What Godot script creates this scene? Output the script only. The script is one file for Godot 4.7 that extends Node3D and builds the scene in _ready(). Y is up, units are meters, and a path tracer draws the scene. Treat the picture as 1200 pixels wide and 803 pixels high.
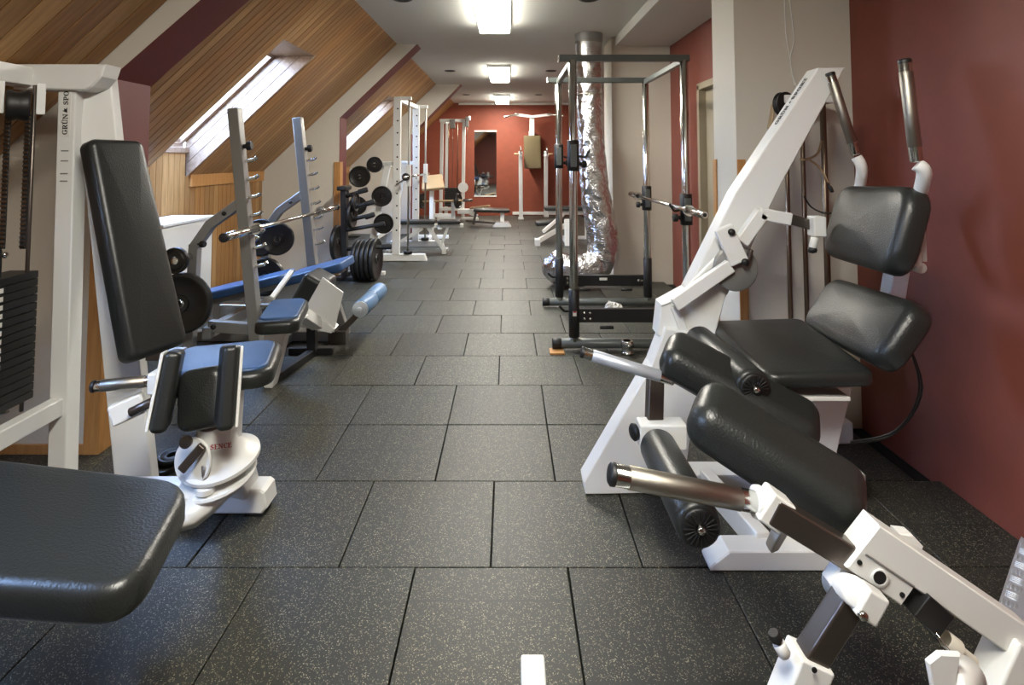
extends Node3D
# A gym under a sloping roof. Units are metres, y is up, the room runs along -z; "d" below is the distance along -z.

const CAM_H := 1.339
const CAM_F := 664.8
const CAM_PITCH := 0.05131
const CAM_CX := 595.7
const CAM_CY := 151.8

var M := {}
var names := {}
var cache := {}
var rng := RandomNumberGenerator.new()


# ---------------------------------------------------------------- places
func V(x: float, y: float, d: float) -> Vector3:
	return Vector3(x, y, -d)


func at(px: float, py: float, d: float) -> Vector3:
	# the point at distance d along the room that is seen at this spot of the photograph
	var a := (px - CAM_CX) / CAM_F
	var b := -(py - CAM_CY) / CAM_F
	var v := Vector3(a, b * cos(CAM_PITCH) + sin(CAM_PITCH), cos(CAM_PITCH) - b * sin(CAM_PITCH))
	v *= d / v.z
	return Vector3(v.x, CAM_H + v.y, -d)


func on(px: float, py: float, y: float) -> Vector3:
	# the point at height y that is seen at this spot of the photograph
	var p := at(px, py, 1.0)
	var v := p - Vector3(0, CAM_H, 0)
	return Vector3(0, CAM_H, 0) + v * ((y - CAM_H) / v.y)


# ---------------------------------------------------------------- nodes
func numbered(called: String) -> String:
	var n: int = names.get(called, 0)
	names[called] = n + 1
	return called if n == 0 else "%s_%03d" % [called, n]


func thing(called: String, label: String, category: String, where: Vector3, group := "") -> Node3D:
	var o := Node3D.new()
	o.name = numbered(called)
	add_child(o, true)
	o.position = where
	o.set_meta("label", label)
	o.set_meta("category", category)
	if group:
		o.set_meta("group", group)
	return o


func setting(called: String, label: String) -> Node3D:
	var o := Node3D.new()
	o.name = numbered(called)
	add_child(o, true)
	o.set_meta("label", label)
	o.set_meta("kind", "structure")
	return o


func part(parent: Node3D, called: String, mesh: Mesh, mat: Material, t: Transform3D) -> MeshInstance3D:
	var o := MeshInstance3D.new()
	o.name = called
	o.mesh = mesh
	o.material_override = mat
	parent.add_child(o, true)
	o.transform = parent.global_transform.affine_inverse() * t
	return o


func stand(y: Vector3, z: Vector3) -> Basis:
	# a basis whose y axis runs along y and whose z axis lies as near z as it can
	y = y.normalized()
	if absf(y.dot(z.normalized())) > 0.995:
		z = Vector3(1, 0, 0) if absf(y.x) < 0.9 else Vector3(0, 1, 0)
	var x := y.cross(z).normalized()
	return Basis(x, y, x.cross(y).normalized())


func box(parent: Node3D, called: String, centre: Vector3, size: Vector3, mat: Material, r := 0.004, basis := Basis()) -> MeshInstance3D:
	return part(parent, called, rbox(size, r), mat, Transform3D(basis, centre))


func span(parent: Node3D, called: String, a: Vector3, b: Vector3, mat: Material, r := 0.004) -> MeshInstance3D:
	# the axis-aligned box between two corners
	return box(parent, called, (a + b) / 2, (b - a).abs(), mat, r)


func beam(parent: Node3D, called: String, a: Vector3, b: Vector3, w: float, t: float, mat: Material, z := Vector3(0, 0, 1), r := 0.006) -> MeshInstance3D:
	# a rectangular tube from a to b: t across along z, w along the other way
	return part(parent, called, rbox(Vector3(w, a.distance_to(b), t), r), mat, Transform3D(stand(b - a, z), (a + b) / 2))


func rod(parent: Node3D, called: String, a: Vector3, b: Vector3, rad: float, mat: Material, seg := 16) -> MeshInstance3D:
	var l := a.distance_to(b)
	var c := minf(rad * 0.2, 0.004)
	return part(parent, called, lathe([Vector2(0, 0), Vector2(rad - c, 0), Vector2(rad, c), Vector2(rad, l - c), Vector2(rad - c, l), Vector2(0, l)], seg), mat, Transform3D(stand(b - a, Vector3(0, 0, 1)), a))


func turned(parent: Node3D, called: String, a: Vector3, axis: Vector3, profile: Array, mat: Material, seg := 20) -> MeshInstance3D:
	return part(parent, called, lathe(profile, seg), mat, Transform3D(stand(axis, Vector3(0, 0, 1)), a))


func bent(parent: Node3D, called: String, pts: Array, rad: float, mat: Material, seg := 10, smooth := true) -> MeshInstance3D:
	return part(parent, called, tube(pts, rad, seg, smooth), mat, Transform3D())


# ---------------------------------------------------------------- meshes
func rbox(size: Vector3, r: float, n := 1) -> ArrayMesh:
	var key := "b%.4f,%.4f,%.4f,%.4f,%d" % [size.x, size.y, size.z, r, n]
	if cache.has(key):
		return cache[key]
	var h := size / 2
	r = minf(r, minf(h.x, minf(h.y, h.z)) * 0.98)
	var st := SurfaceTool.new()
	st.begin(Mesh.PRIMITIVE_TRIANGLES)
	var inner := h - Vector3(r, r, r)
	var lines := []
	for k in 3:
		var l := []
		for i in n + 1:
			l.append(-h[k] + r * i / n)
		for i in n + 1:
			l.append(h[k] - r + r * i / n)
		lines.append(l)
	for axis in 3:
		for s: float in [-1.0, 1.0]:
			var u := (axis + 1) % 3
			var v := (axis + 2) % 3
			var lu: Array = lines[u]
			var lv: Array = lines[v]
			for i in lu.size() - 1:
				for j in lv.size() - 1:
					var q := []
					for c in [[i, j], [i + 1, j], [i + 1, j + 1], [i, j + 1]]:
						var p := Vector3()
						p[axis] = s * h[axis]
						p[u] = lu[c[0]]
						p[v] = lv[c[1]]
						var m := p.clamp(-inner, inner)
						var nn := (p - m).normalized()
						q.append([m + nn * r, nn])
					for t in ([0, 2, 1, 0, 3, 2] if s > 0 else [0, 1, 2, 0, 2, 3]):
						st.set_normal(q[t][1])
						st.add_vertex(q[t][0])
	st.index()
	var mesh := st.commit()
	cache[key] = mesh
	return mesh


func lathe(profile: Array, seg := 20, sharp := 0.6) -> ArrayMesh:
	# turns (radius, height) points about y; corners sharper than "sharp" (cosine) stay crisp
	var key := "l%s,%d" % [str(profile), seg]
	if cache.has(key):
		return cache[key]
	var st := SurfaceTool.new()
	st.begin(Mesh.PRIMITIVE_TRIANGLES)
	var n := profile.size()
	var dirs := []
	for i in n - 1:
		var e: Vector2 = profile[i + 1] - profile[i]
		dirs.append(Vector2(e.y, -e.x).normalized())
	for i in n - 1:
		var n0: Vector2 = dirs[i]
		var n1: Vector2 = dirs[i]
		if i > 0 and dirs[i].dot(dirs[i - 1]) > sharp:
			n0 = (dirs[i] + dirs[i - 1]).normalized()
		if i < n - 2 and dirs[i].dot(dirs[i + 1]) > sharp:
			n1 = (dirs[i] + dirs[i + 1]).normalized()
		var a: Vector2 = profile[i]
		var b: Vector2 = profile[i + 1]
		for k in seg:
			var t0 := TAU * k / seg
			var t1 := TAU * (k + 1) / seg
			var c0 := Vector3(cos(t0), 0, sin(t0))
			var c1 := Vector3(cos(t1), 0, sin(t1))
			var q := [[c0 * a.x + Vector3(0, a.y, 0), c0 * n0.x + Vector3(0, n0.y, 0)], [c1 * a.x + Vector3(0, a.y, 0), c1 * n0.x + Vector3(0, n0.y, 0)],
				[c1 * b.x + Vector3(0, b.y, 0), c1 * n1.x + Vector3(0, n1.y, 0)], [c0 * b.x + Vector3(0, b.y, 0), c0 * n1.x + Vector3(0, n1.y, 0)]]
			var tri := [0, 1, 2, 0, 2, 3]
			if a.x < 1e-6:
				tri = [0, 2, 3]
			elif b.x < 1e-6:
				tri = [0, 1, 2]
			for t in tri:
				st.set_normal(q[t][1])
				st.add_vertex(q[t][0])
	st.index()
	var mesh := st.commit()
	cache[key] = mesh
	return mesh


func tube(pts: Array, rad: float, seg := 10, smooth := true) -> ArrayMesh:
	# a round tube through world points
	var path := []
	if smooth and pts.size() > 2:
		var m := pts.size()
		for i in m - 1:
			var p0: Vector3 = pts[maxi(i - 1, 0)]
			var p1: Vector3 = pts[i]
			var p2: Vector3 = pts[i + 1]
			var p3: Vector3 = pts[mini(i + 2, m - 1)]
			for k in 6:
				path.append(p1.cubic_interpolate(p2, p0, p3, k / 6.0))
		path.append(pts[m - 1])
	else:
		path = pts
	var st := SurfaceTool.new()
	st.begin(Mesh.PRIMITIVE_TRIANGLES)
	var rings := []
	var up := Vector3(0.31, 0.87, 0.38)
	for i in path.size():
		var dir: Vector3 = path[mini(i + 1, path.size() - 1)] - path[maxi(i - 1, 0)]
		dir = dir.normalized()
		var x := dir.cross(up).normalized()
		var y := x.cross(dir).normalized()
		up = y
		var ring := []
		for k in seg:
			var t := TAU * k / seg
			var nn := x * cos(t) + y * sin(t)
			ring.append([path[i] + nn * rad, nn])
		rings.append(ring)
	for i in path.size() - 1:
		for k in seg:
			var k2 := (k + 1) % seg
			var q := [rings[i][k], rings[i][k2], rings[i + 1][k2], rings[i + 1][k]]
			for t in [0, 1, 2, 0, 2, 3]:
				st.set_normal(q[t][1])
				st.add_vertex(q[t][0])
	for e in [0, path.size() - 1]:
		var nn: Vector3 = (path[e] - path[1 if e == 0 else e - 1]).normalized()
		for k in seg:
			var k2 := (k + 1) % seg
			var tri := [path[e], rings[e][k2][0], rings[e][k][0]] if e == 0 else [path[e], rings[e][k][0], rings[e][k2][0]]
			for p in tri:
				st.set_normal(nn)
				st.add_vertex(p)
	st.index()
	return st.commit()


func outline(w: float, l: float, c: float, taper := 0.0, n := 5) -> PackedVector2Array:
	# a rectangle w by l with corners of radius c; its top (+y) is narrower by taper on each side
	var out := PackedVector2Array()
	var hw := w / 2
	var hl := l / 2
	var spots := [Vector2(hw - taper, hl), Vector2(-hw + taper, hl), Vector2(-hw, -hl), Vector2(hw, -hl)]
	var inward := [Vector2(-1, -1), Vector2(1, -1), Vector2(1, 1), Vector2(-1, 1)]
	for k in 4:
		var m: Vector2 = spots[k] + inward[k] * c
		for i in n + 1:
			var t := PI / 2 * (k + float(i) / n)
			out.append(m + Vector2(cos(t), sin(t)) * c)
	return out


func cushion(o: PackedVector2Array, thick: float, edge: float, dome := 0.01, wavy := 0.0) -> ArrayMesh:
	# an upholstered pad: outline in x,y, its face towards +z, its back at z = 0
	var n := o.size()
	var mid := Vector2()
	for p in o:
		mid += p / n
	var norm := []
	for i in n:
		var e: Vector2 = o[(i + 1) % n] - o[(i - 1 + n) % n]
		norm.append(Vector2(e.y, -e.x).normalized())
	var rings := []
	var eb := minf(edge * 0.5, 0.012)
	var shape := [[eb, 0.0, 1.0], [eb * 0.3, eb * 0.3, 1.0], [0.0, eb, 1.0]]
	for i in 6:
		var t := PI / 2 * i / 5.0
		shape.append([edge * (1 - cos(t)), thick - edge + edge * sin(t), 1.0])
	for f in [0.75, 0.45, 0.2]:
		shape.append([edge, thick + dome * (1 - f * f), f])
	var st := SurfaceTool.new()
	st.begin(Mesh.PRIMITIVE_TRIANGLES)
	st.set_smooth_group(0)
	for s in shape:
		var ring := []
		for i in n:
			var p: Vector2 = o[i] - norm[i] * s[0]
			p = mid + (p - mid) * s[2]
			var w := wavy * sin(i * 2.1) * sin(s[1] * 90.0) if s[2] == 1.0 and s[1] > eb else 0.0
			ring.append(Vector3(p.x, p.y, s[1]) + Vector3(norm[i].x, norm[i].y, 0) * w)
		rings.append(ring)
	for k in rings.size() - 1:
		for i in n:
			var j := (i + 1) % n
			for v in [rings[k][i], rings[k + 1][j], rings[k][j], rings[k][i], rings[k + 1][i], rings[k + 1][j]]:
				st.add_vertex(v)
	var last: Array = rings[rings.size() - 1]
	for i in n:
		var j := (i + 1) % n
		for v in [last[i], Vector3(mid.x, mid.y, thick + dome), last[j]]:
			st.add_vertex(v)
	st.set_smooth_group(-1)
	for i in n:
		var j := (i + 1) % n
		for v in [rings[0][j], Vector3(mid.x, mid.y, 0), rings[0][i]]:
			st.add_vertex(v)
	st.index()
	st.generate_normals()
	return st.commit()


func prism(poly: PackedVector2Array, depth: float, bevel := 0.0) -> ArrayMesh:
	# a polygon in x,y with its front face at z = 0, going back to z = -depth
	var p := poly.duplicate()
	if Geometry2D.is_polygon_clockwise(p):
		p.reverse()
	var n := p.size()
	var inner := p
	if bevel > 0.0:
		inner = PackedVector2Array()
		for i in n:
			var a := (p[i] - p[(i - 1 + n) % n]).normalized()
			var b := (p[(i + 1) % n] - p[i]).normalized()
			var na := Vector2(-a.y, a.x)
			var nb := Vector2(-b.y, b.x)
			var m := (na + nb).normalized()
			inner.append(p[i] + m * bevel / maxf(0.35, m.dot(na)))
	var tri := Geometry2D.triangulate_polygon(inner)
	var st := SurfaceTool.new()
	st.begin(Mesh.PRIMITIVE_TRIANGLES)
	st.set_smooth_group(-1)
	for i in range(0, tri.size(), 3):
		var q := [inner[tri[i]], inner[tri[i + 1]], inner[tri[i + 2]]]
		if (q[1] - q[0]).cross(q[2] - q[0]) > 0:
			q.reverse()
		for v in q:
			st.add_vertex(Vector3(v.x, v.y, 0))
		q.reverse()
		for v in q:
			st.add_vertex(Vector3(v.x, v.y, -depth))
	var rings := [[inner, 0.0], [p, -bevel], [p, bevel - depth], [inner, -depth]] if bevel > 0.0 else [[p, 0.0], [p, -depth]]
	for k in rings.size() - 1:
		for i in n:
			var j := (i + 1) % n
			var a := Vector3(rings[k][0][i].x, rings[k][0][i].y, rings[k][1])
			var b := Vector3(rings[k][0][j].x, rings[k][0][j].y, rings[k][1])
			var c := Vector3(rings[k + 1][0][j].x, rings[k + 1][0][j].y, rings[k + 1][1])
			var e := Vector3(rings[k + 1][0][i].x, rings[k + 1][0][i].y, rings[k + 1][1])
			for v in [a, b, c, a, c, e]:
				st.add_vertex(v)
	st.generate_normals()
	return st.commit()


func flat(pts: Array) -> PackedVector2Array:
	var out := PackedVector2Array()
	for p in pts:
		out.append(Vector2(p[0], p[1]))
	return out


func plate(parent: Node3D, called: String, pts: Array, d: float, depth: float, mat: Material, bevel := 0.003) -> MeshInstance3D:
	# an upright sheet or block: outline in world x,y, from distance d to d + depth
	return part(parent, called, prism(flat(pts), depth, bevel), mat, Transform3D(Basis(), Vector3(0, 0, -d)))


# ---------------------------------------------------------------- materials
func paint(called: String, c: Color, rough: float, metal := 0.0, spec := 0.5) -> StandardMaterial3D:
	var m := StandardMaterial3D.new()
	m.resource_name = called
	m.albedo_color = c
	m.roughness = rough
	m.metallic = metal
	m.metallic_specular = spec
	M[called] = m
	return m


func noise_texture(freq: float, colors: Array, size := 512, octaves := 4, s := 1) -> NoiseTexture2D:
	var f := FastNoiseLite.new()
	f.seed = s
	f.frequency = freq
	f.fractal_octaves = octaves
	var t := NoiseTexture2D.new()
	t.width = size
	t.height = size
	t.seamless = true
	t.noise = f
	if colors:
		var g := Gradient.new()
		g.offsets = PackedFloat32Array(range(colors.size()).map(func(i): return float(i) / (colors.size() - 1)))
		g.colors = PackedColorArray(colors)
		t.color_ramp = g
	return t


func bumps(m: StandardMaterial3D, freq: float, strength: float, scale: float, s := 3, world := false) -> void:
	var t := noise_texture(freq, [], 512, 3, s)
	t.as_normal_map = true
	t.bump_strength = 6.0
	m.normal_enabled = true
	m.normal_texture = t
	m.normal_scale = strength
	m.uv1_triplanar = true
	m.uv1_world_triplanar = world
	m.uv1_scale = Vector3(scale, scale, scale)


func mottled(m: StandardMaterial3D, a: Color, b: Color, freq: float, scale: float, s := 5) -> void:
	m.albedo_color = Color.WHITE
	m.albedo_texture = noise_texture(freq, [a, b], 512, 4, s)
	m.uv1_triplanar = true
	m.uv1_world_triplanar = true
	m.uv1_scale = Vector3(scale, scale, scale)


func speckle_image() -> ImageTexture:
	# recycled rubber: dark crumb with tan and grey flecks
	var n := 1024
	var im := Image.create(n, n, false, Image.FORMAT_RGB8)
	im.fill(Color(0.150, 0.158, 0.146))
	rng.seed = 77
	for i in 26000:
		var g := rng.randf_range(0.115, 0.205)
		var s := rng.randi_range(2, 6)
		im.fill_rect(Rect2i(rng.randi_range(0, n - 7), rng.randi_range(0, n - 7), s, rng.randi_range(2, 5)), Color(g, g * 1.05, g * 0.97))
	for i in 8200:
		var g := rng.randf_range(0.34, 0.72)
		var c := Color(g, g * 0.965, g * 0.81)
		var x := rng.randi_range(2, n - 12)
		var y := rng.randi_range(2, n - 12)
		var l := rng.randi_range(2, 5)
		var dx := rng.randf_range(-1, 1)
		var dy := rng.randf_range(-1, 1)
		for k in l:
			im.fill_rect(Rect2i(clampi(int(x + dx * k * 1.4), 0, n - 3), clampi(int(y + dy * k * 1.4), 0, n - 4), 2 + i % 2, 2 + (i / 2) % 2), c)
	return ImageTexture.create_from_image(im)


func materials() -> void:
	var leather := func(m: StandardMaterial3D, k: float) -> void: bumps(m, 0.05, k, 5.0, 9)
	var m := paint("white_enamel", Color(0.87, 0.875, 0.865), 0.32)
	m = paint("black_vinyl", Color(0.135, 0.145, 0.14), 0.36)
	leather.call(m, 0.30)
	m = paint("blue_vinyl", Color(0.18, 0.305, 0.47), 0.42)
	leather.call(m, 0.15)
	m = paint("sky_vinyl", Color(0.38, 0.50, 0.64), 0.40)
	m = paint("tan_vinyl", Color(0.66, 0.56, 0.42), 0.45)
	m = paint("olive_vinyl", Color(0.38, 0.33, 0.22), 0.5)
	m = paint("chrome", Color(0.82, 0.82, 0.80), 0.16, 1.0)
	m = paint("brushed_steel", Color(0.62, 0.60, 0.56), 0.38, 1.0)
	bumps(m, 0.2, 0.3, 14.0, 21)
	m = paint("rusty_chrome", Color(0.50, 0.44, 0.38), 0.28, 1.0)
	m = paint("silver_paint", Color(0.55, 0.55, 0.54), 0.35, 0.35)
	m = paint("grey_paint", Color(0.36, 0.38, 0.37), 0.38, 0.2)
	m = paint("dark_steel", Color(0.40, 0.37, 0.345), 0.34, 0.85)
	m = paint("black_iron", Color(0.10, 0.10, 0.10), 0.42)
	m = paint("black_plastic", Color(0.075, 0.075, 0.075), 0.5)
	m = paint("dark_rubber", Color(0.12, 0.12, 0.12), 0.8)
	m = paint("plaster", Color(0.80, 0.78, 0.73), 0.85)
	bumps(m, 0.02, 0.08, 1.2, 4, true)
	m = paint("ceiling_white", Color(0.80, 0.80, 0.775), 0.9)
	m = paint("red_wall", Color(0.45, 0.24, 0.21), 0.55)
	mottled(m, Color(0.460, 0.240, 0.195), Color(0.492, 0.258, 0.210), 0.012, 0.8)
	m = paint("orange_wall", Color(0.6, 0.27, 0.17), 0.65)
	mottled(m, Color(0.50, 0.245, 0.165), Color(0.54, 0.262, 0.178), 0.012, 0.8, 6)
	m = paint("maroon_lining", Color(0.40, 0.16, 0.15), 0.6)
	m = paint("grey_door", Color(0.62, 0.58, 0.50), 0.6)
	m = paint("label_white", Color(0.88, 0.88, 0.86), 0.5)
	m = paint("ink", Color(0.06, 0.06, 0.06), 0.6)
	m = paint("red_ink", Color(0.62, 0.10, 0.08), 0.6)
	m = paint("yellow_plastic", Color(0.85, 0.62, 0.08), 0.5)
	m = paint("foil", Color(0.80, 0.80, 0.80), 0.22, 1.0)
	bumps(m, 0.035, 0.9, 2.6, 31)
	m = paint("aluminium", Color(0.80, 0.83, 0.87), 0.42, 0.6)
	m = paint("mirror_silver", Color(0.86, 0.86, 0.85), 0.03, 1.0)
	m = paint("sub_floor", Color(0.09, 0.09, 0.09), 0.9)
	m = paint("backing", Color(0.19, 0.12, 0.07), 0.9)
	m = paint("bulb_off", Color(0.16, 0.15, 0.14), 0.4)
	m = paint("paper", Color(0.82, 0.82, 0.80), 0.8)
	m = paint("skylight_pane", Color(0.95, 0.97, 1.0, 0.06), 0.02)
	m.transparency = BaseMaterial3D.TRANSPARENCY_ALPHA
	m = paint("lamp_panel", Color(0.95, 0.95, 0.92), 0.6)
	m.emission_enabled = true
	m.emission = Color(1.0, 0.98, 0.93)
	m.emission_energy_multiplier = 21.0
	# pine boards: grain runs along the board's own y axis
	var grain := [noise_texture(0.012, [Color(0.57, 0.43, 0.26), Color(0.65, 0.50, 0.32), Color(0.71, 0.56, 0.37)], 512, 5, 11), noise_texture(0.012, [Color(0.53, 0.385, 0.22), Color(0.62, 0.465, 0.29), Color(0.68, 0.525, 0.34)], 512, 5, 12)]
	var tint := [Color(1, 1, 1), Color(0.93, 0.90, 0.86), Color(0.86, 0.83, 0.80), Color(0.98, 0.94, 0.88)]
	for i in 8:
		m = paint("pine_%d" % i, tint[i % 4], 0.42)
		m.albedo_texture = grain[i % 2]
		m.uv1_triplanar = true
		m.uv1_scale = Vector3(5.0, 0.35, 5.0)
		m.uv1_offset = Vector3(0.37 * i, 0.61 * i, 0.23 * i)
	m = paint("reveal_wood", Color(1, 1, 1), 0.35)
	m.albedo_texture = noise_texture(0.012, [Color(0.50, 0.40, 0.32), Color(0.64, 0.54, 0.45)], 512, 5, 14)
	m.uv1_triplanar = true
	m.uv1_scale = Vector3(4.0, 4.0, 4.0)
	m = paint("oak_trim", Color(1, 1, 1), 0.45)
	m.albedo_texture = noise_texture(0.012, [Color(0.64, 0.45, 0.25), Color(0.74, 0.55, 0.33)], 512, 5, 15)
	m.uv1_triplanar = true
	m.uv1_scale = Vector3(6.0, 0.5, 6.0)
	var crumb := speckle_image()
	for i in 4:
		m = paint("rubber_%d" % i, [Color(1, 1, 1), Color(0.88, 0.88, 0.88), Color(0.97, 0.97, 0.95), Color(0.93, 0.94, 0.93)][i], 0.5)
		m.albedo_texture = crumb
		m.metallic_specular = 0.5
		m.uv1_triplanar = true
		m.uv1_world_triplanar = true
		m.uv1_scale = Vector3(1.6, 1.6, 1.6)
		m.uv1_offset = Vector3(0.31 * i, 0.17 * i, 0.43 * i)


# ---------------------------------------------------------------- camera and light
func view_and_light() -> void:
	var cam := Camera3D.new()
	cam.name = "camera"
	add_child(cam)
	cam.projection = Camera3D.PROJECTION_FRUSTUM
	cam.near = 0.05
	cam.far = 100.0
	cam.size = cam.near * 803.0 / CAM_F
	cam.frustum_offset = Vector2((600.0 - CAM_CX) / CAM_F, -(401.5 - CAM_CY) / CAM_F) * cam.near
	cam.position = Vector3(0, CAM_H, 0)
	cam.rotation.x = CAM_PITCH
	cam.current = true
	var env := Environment.new()
	env.tonemap_mode = Environment.TONE_MAPPER_LINEAR
	env.tonemap_exposure = 1.07
	env.sdfgi_enabled = true
	env.ssao_enabled = true
	env.ssil_enabled = true
	env.background_mode = Environment.BG_SKY
	var sky := ProceduralSkyMaterial.new()
	sky.sky_top_color = Color(0.62, 0.77, 1.0)
	sky.sky_horizon_color = Color(0.84, 0.91, 1.0)
	sky.ground_horizon_color = Color(0.55, 0.55, 0.52)
	sky.ground_bottom_color = Color(0.3, 0.3, 0.28)
	sky.energy_multiplier = SKY
	env.sky = Sky.new()
	env.sky.sky_material = sky
	var around := WorldEnvironment.new()
	around.name = "surroundings"
	around.environment = env
	add_child(around)


const SKY := 52.0
const LAMP := 8.0
const SLOPE := 0.97
const ROOF_X := -1.305
const CEIL := 2.683
const KNEE := -2.85
const RIGHT := 1.795
const BACK := 13.66
const REAR := -3.0


func lamps() -> void:
	# surface-mounted fluorescent troffers down the middle of the ceiling
	var spots := [[-0.35, "white ceiling light box above the foreground machines"], [4.4, "long lit ceiling light box nearest the power rack"], [8.05, "lit middle ceiling light box between the long one and the small one"], [11.8, "small lit ceiling light box by the red end wall"]]
	for s in spots:
		var d0: float = s[0]
		var t := thing("ceiling_light", s[1], "ceiling light", V(-0.135, CEIL - 0.095, d0 + 0.62), "fluorescent ceiling lights")
		span(t, "housing", V(-0.295, CEIL, d0), V(0.025, CEIL - 0.04, d0 + 1.24), M.white_enamel, 0.006)
		span(t, "diffuser", V(-0.285, CEIL - 0.041, d0 + 0.01), V(0.015, CEIL - 0.095, d0 + 1.23), M.lamp_panel, 0.015)
		var l := AreaLight3D.new()
		l.name = "glow"
		t.add_child(l)
		l.area_size = Vector2(0.28, 1.2)
		l.light_color = Color(1.0, 0.98, 0.93)
		l.light_energy = LAMP
		l.shadow_enabled = true
		l.position = Vector3(0, -0.012, 0)
		l.rotation.x = -PI / 2
		l.set("area_range", 30.0)
	for s in [[-0.895, 4.72], [0.68, 4.72], [-0.895, 8.63], [0.655, 8.63], [-0.89, 11.88], [0.635, 11.88]]:
		var by := "long" if s[1] < 6 else ("middle" if s[1] < 10 else "small")
		var side := "on the roof-slope side" if s[0] < 0 else "on the red-wall side"
		var t := thing("downlight", "dark unlit round downlight beside the %s ceiling light, %s" % [by, side], "downlight", V(s[0], CEIL, s[1]), "unlit recessed downlights")
		turned(t, "ring", V(s[0], CEIL + 0.002, s[1]), Vector3.DOWN, [Vector2(0.062, 0), Vector2(0.085, 0), Vector2(0.085, 0.006), Vector2(0.078, 0.010), Vector2(0.064, 0.010), Vector2(0.062, 0)], M.bulb_off, 28)
		turned(t, "reflector", V(s[0], CEIL + 0.002, s[1]), Vector3.DOWN, [Vector2(0.063, 0.008), Vector2(0.05, 0.004), Vector2(0, 0.002)], M.black_plastic, 28)


# ---------------------------------------------------------------- room
func floor_tiles() -> void:
	var f := setting("floor", "speckled black rubber tile floor laid in staggered rows")
	span(f, "slab", V(-3.1, -0.032, REAR - 0.1), V(RIGHT + 0.15, -0.2, BACK + 0.15), M.sub_floor, 0.01)
	rng.seed = 5
	var mesh := rbox(Vector3(0.4960, 0.03, 0.4960), 0.003)
	var shifted := [1, 4, 6, 8, 10, 12, 14, 16, 18, 20, 22]
	for k in range(-1, 24):
		var d := 1.933 + 0.5 * (k - 1) + 0.25
		var x0 := -0.305 if not k in shifted else -0.058
		for i in range(-6, 5):
			var x := x0 + 0.5 * i + 0.25
			if x < -2.62 or x > RIGHT - 0.02 or d > BACK:
				continue
			var t := Transform3D(Basis(Vector3.UP, rng.randf_range(-0.004, 0.004)).rotated(Vector3.RIGHT, rng.randf_range(-0.002, 0.002)), V(x, -0.0155 + rng.randf_range(-0.0012, 0.0012), d))
			if x + 0.25 > RIGHT:
				var w := RIGHT - (x - 0.247)
				t.origin.x = x - 0.247 + w / 2
				part(f, "rubber_tile", rbox(Vector3(w, 0.03, 0.4945), 0.004), M["rubber_%d" % rng.randi_range(0, 3)], t)
			else:
				part(f, "rubber_tile", mesh, M["rubber_%d" % rng.randi_range(0, 3)], t)
	# behind the camera the same floor goes on
	span(f, "floor_behind", V(-3.0, -0.001, REAR), V(RIGHT, -0.031, 0.925), M.rubber_0, 0.004)


func slope_point(s: float, n: float, drop: float, d: float) -> Vector3:
	# s metres down the roof slope from the ceiling edge, n metres in from the boards
	var c := 1.0 / sqrt(1.0 + SLOPE * SLOPE)
	var down := Vector2(-c, -SLOPE * c)
	var inn := Vector2(SLOPE * c, -c)
	var p := Vector2(ROOF_X, CEIL - drop) + down * s + inn * n
	return V(p.x, p.y, d)


func slope_slab(parent: Node3D, called: String, s0: float, s1: float, n0: float, n1: float, d0: float, d1: float, drop: float, mat: Material, r := 0.002) -> void:
	var c := 1.0 / sqrt(1.0 + SLOPE * SLOPE)
	var y := Vector3(-c, -SLOPE * c, 0)
	var z := Vector3(SLOPE * c, -c, 0)
	var mid := slope_point((s0 + s1) / 2, (n0 + n1) / 2, drop, (d0 + d1) / 2)
	part(parent, called, rbox(Vector3(d1 - d0, s1 - s0, absf(n1 - n0)), r), mat, Transform3D(stand(y, z), mid))


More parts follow.
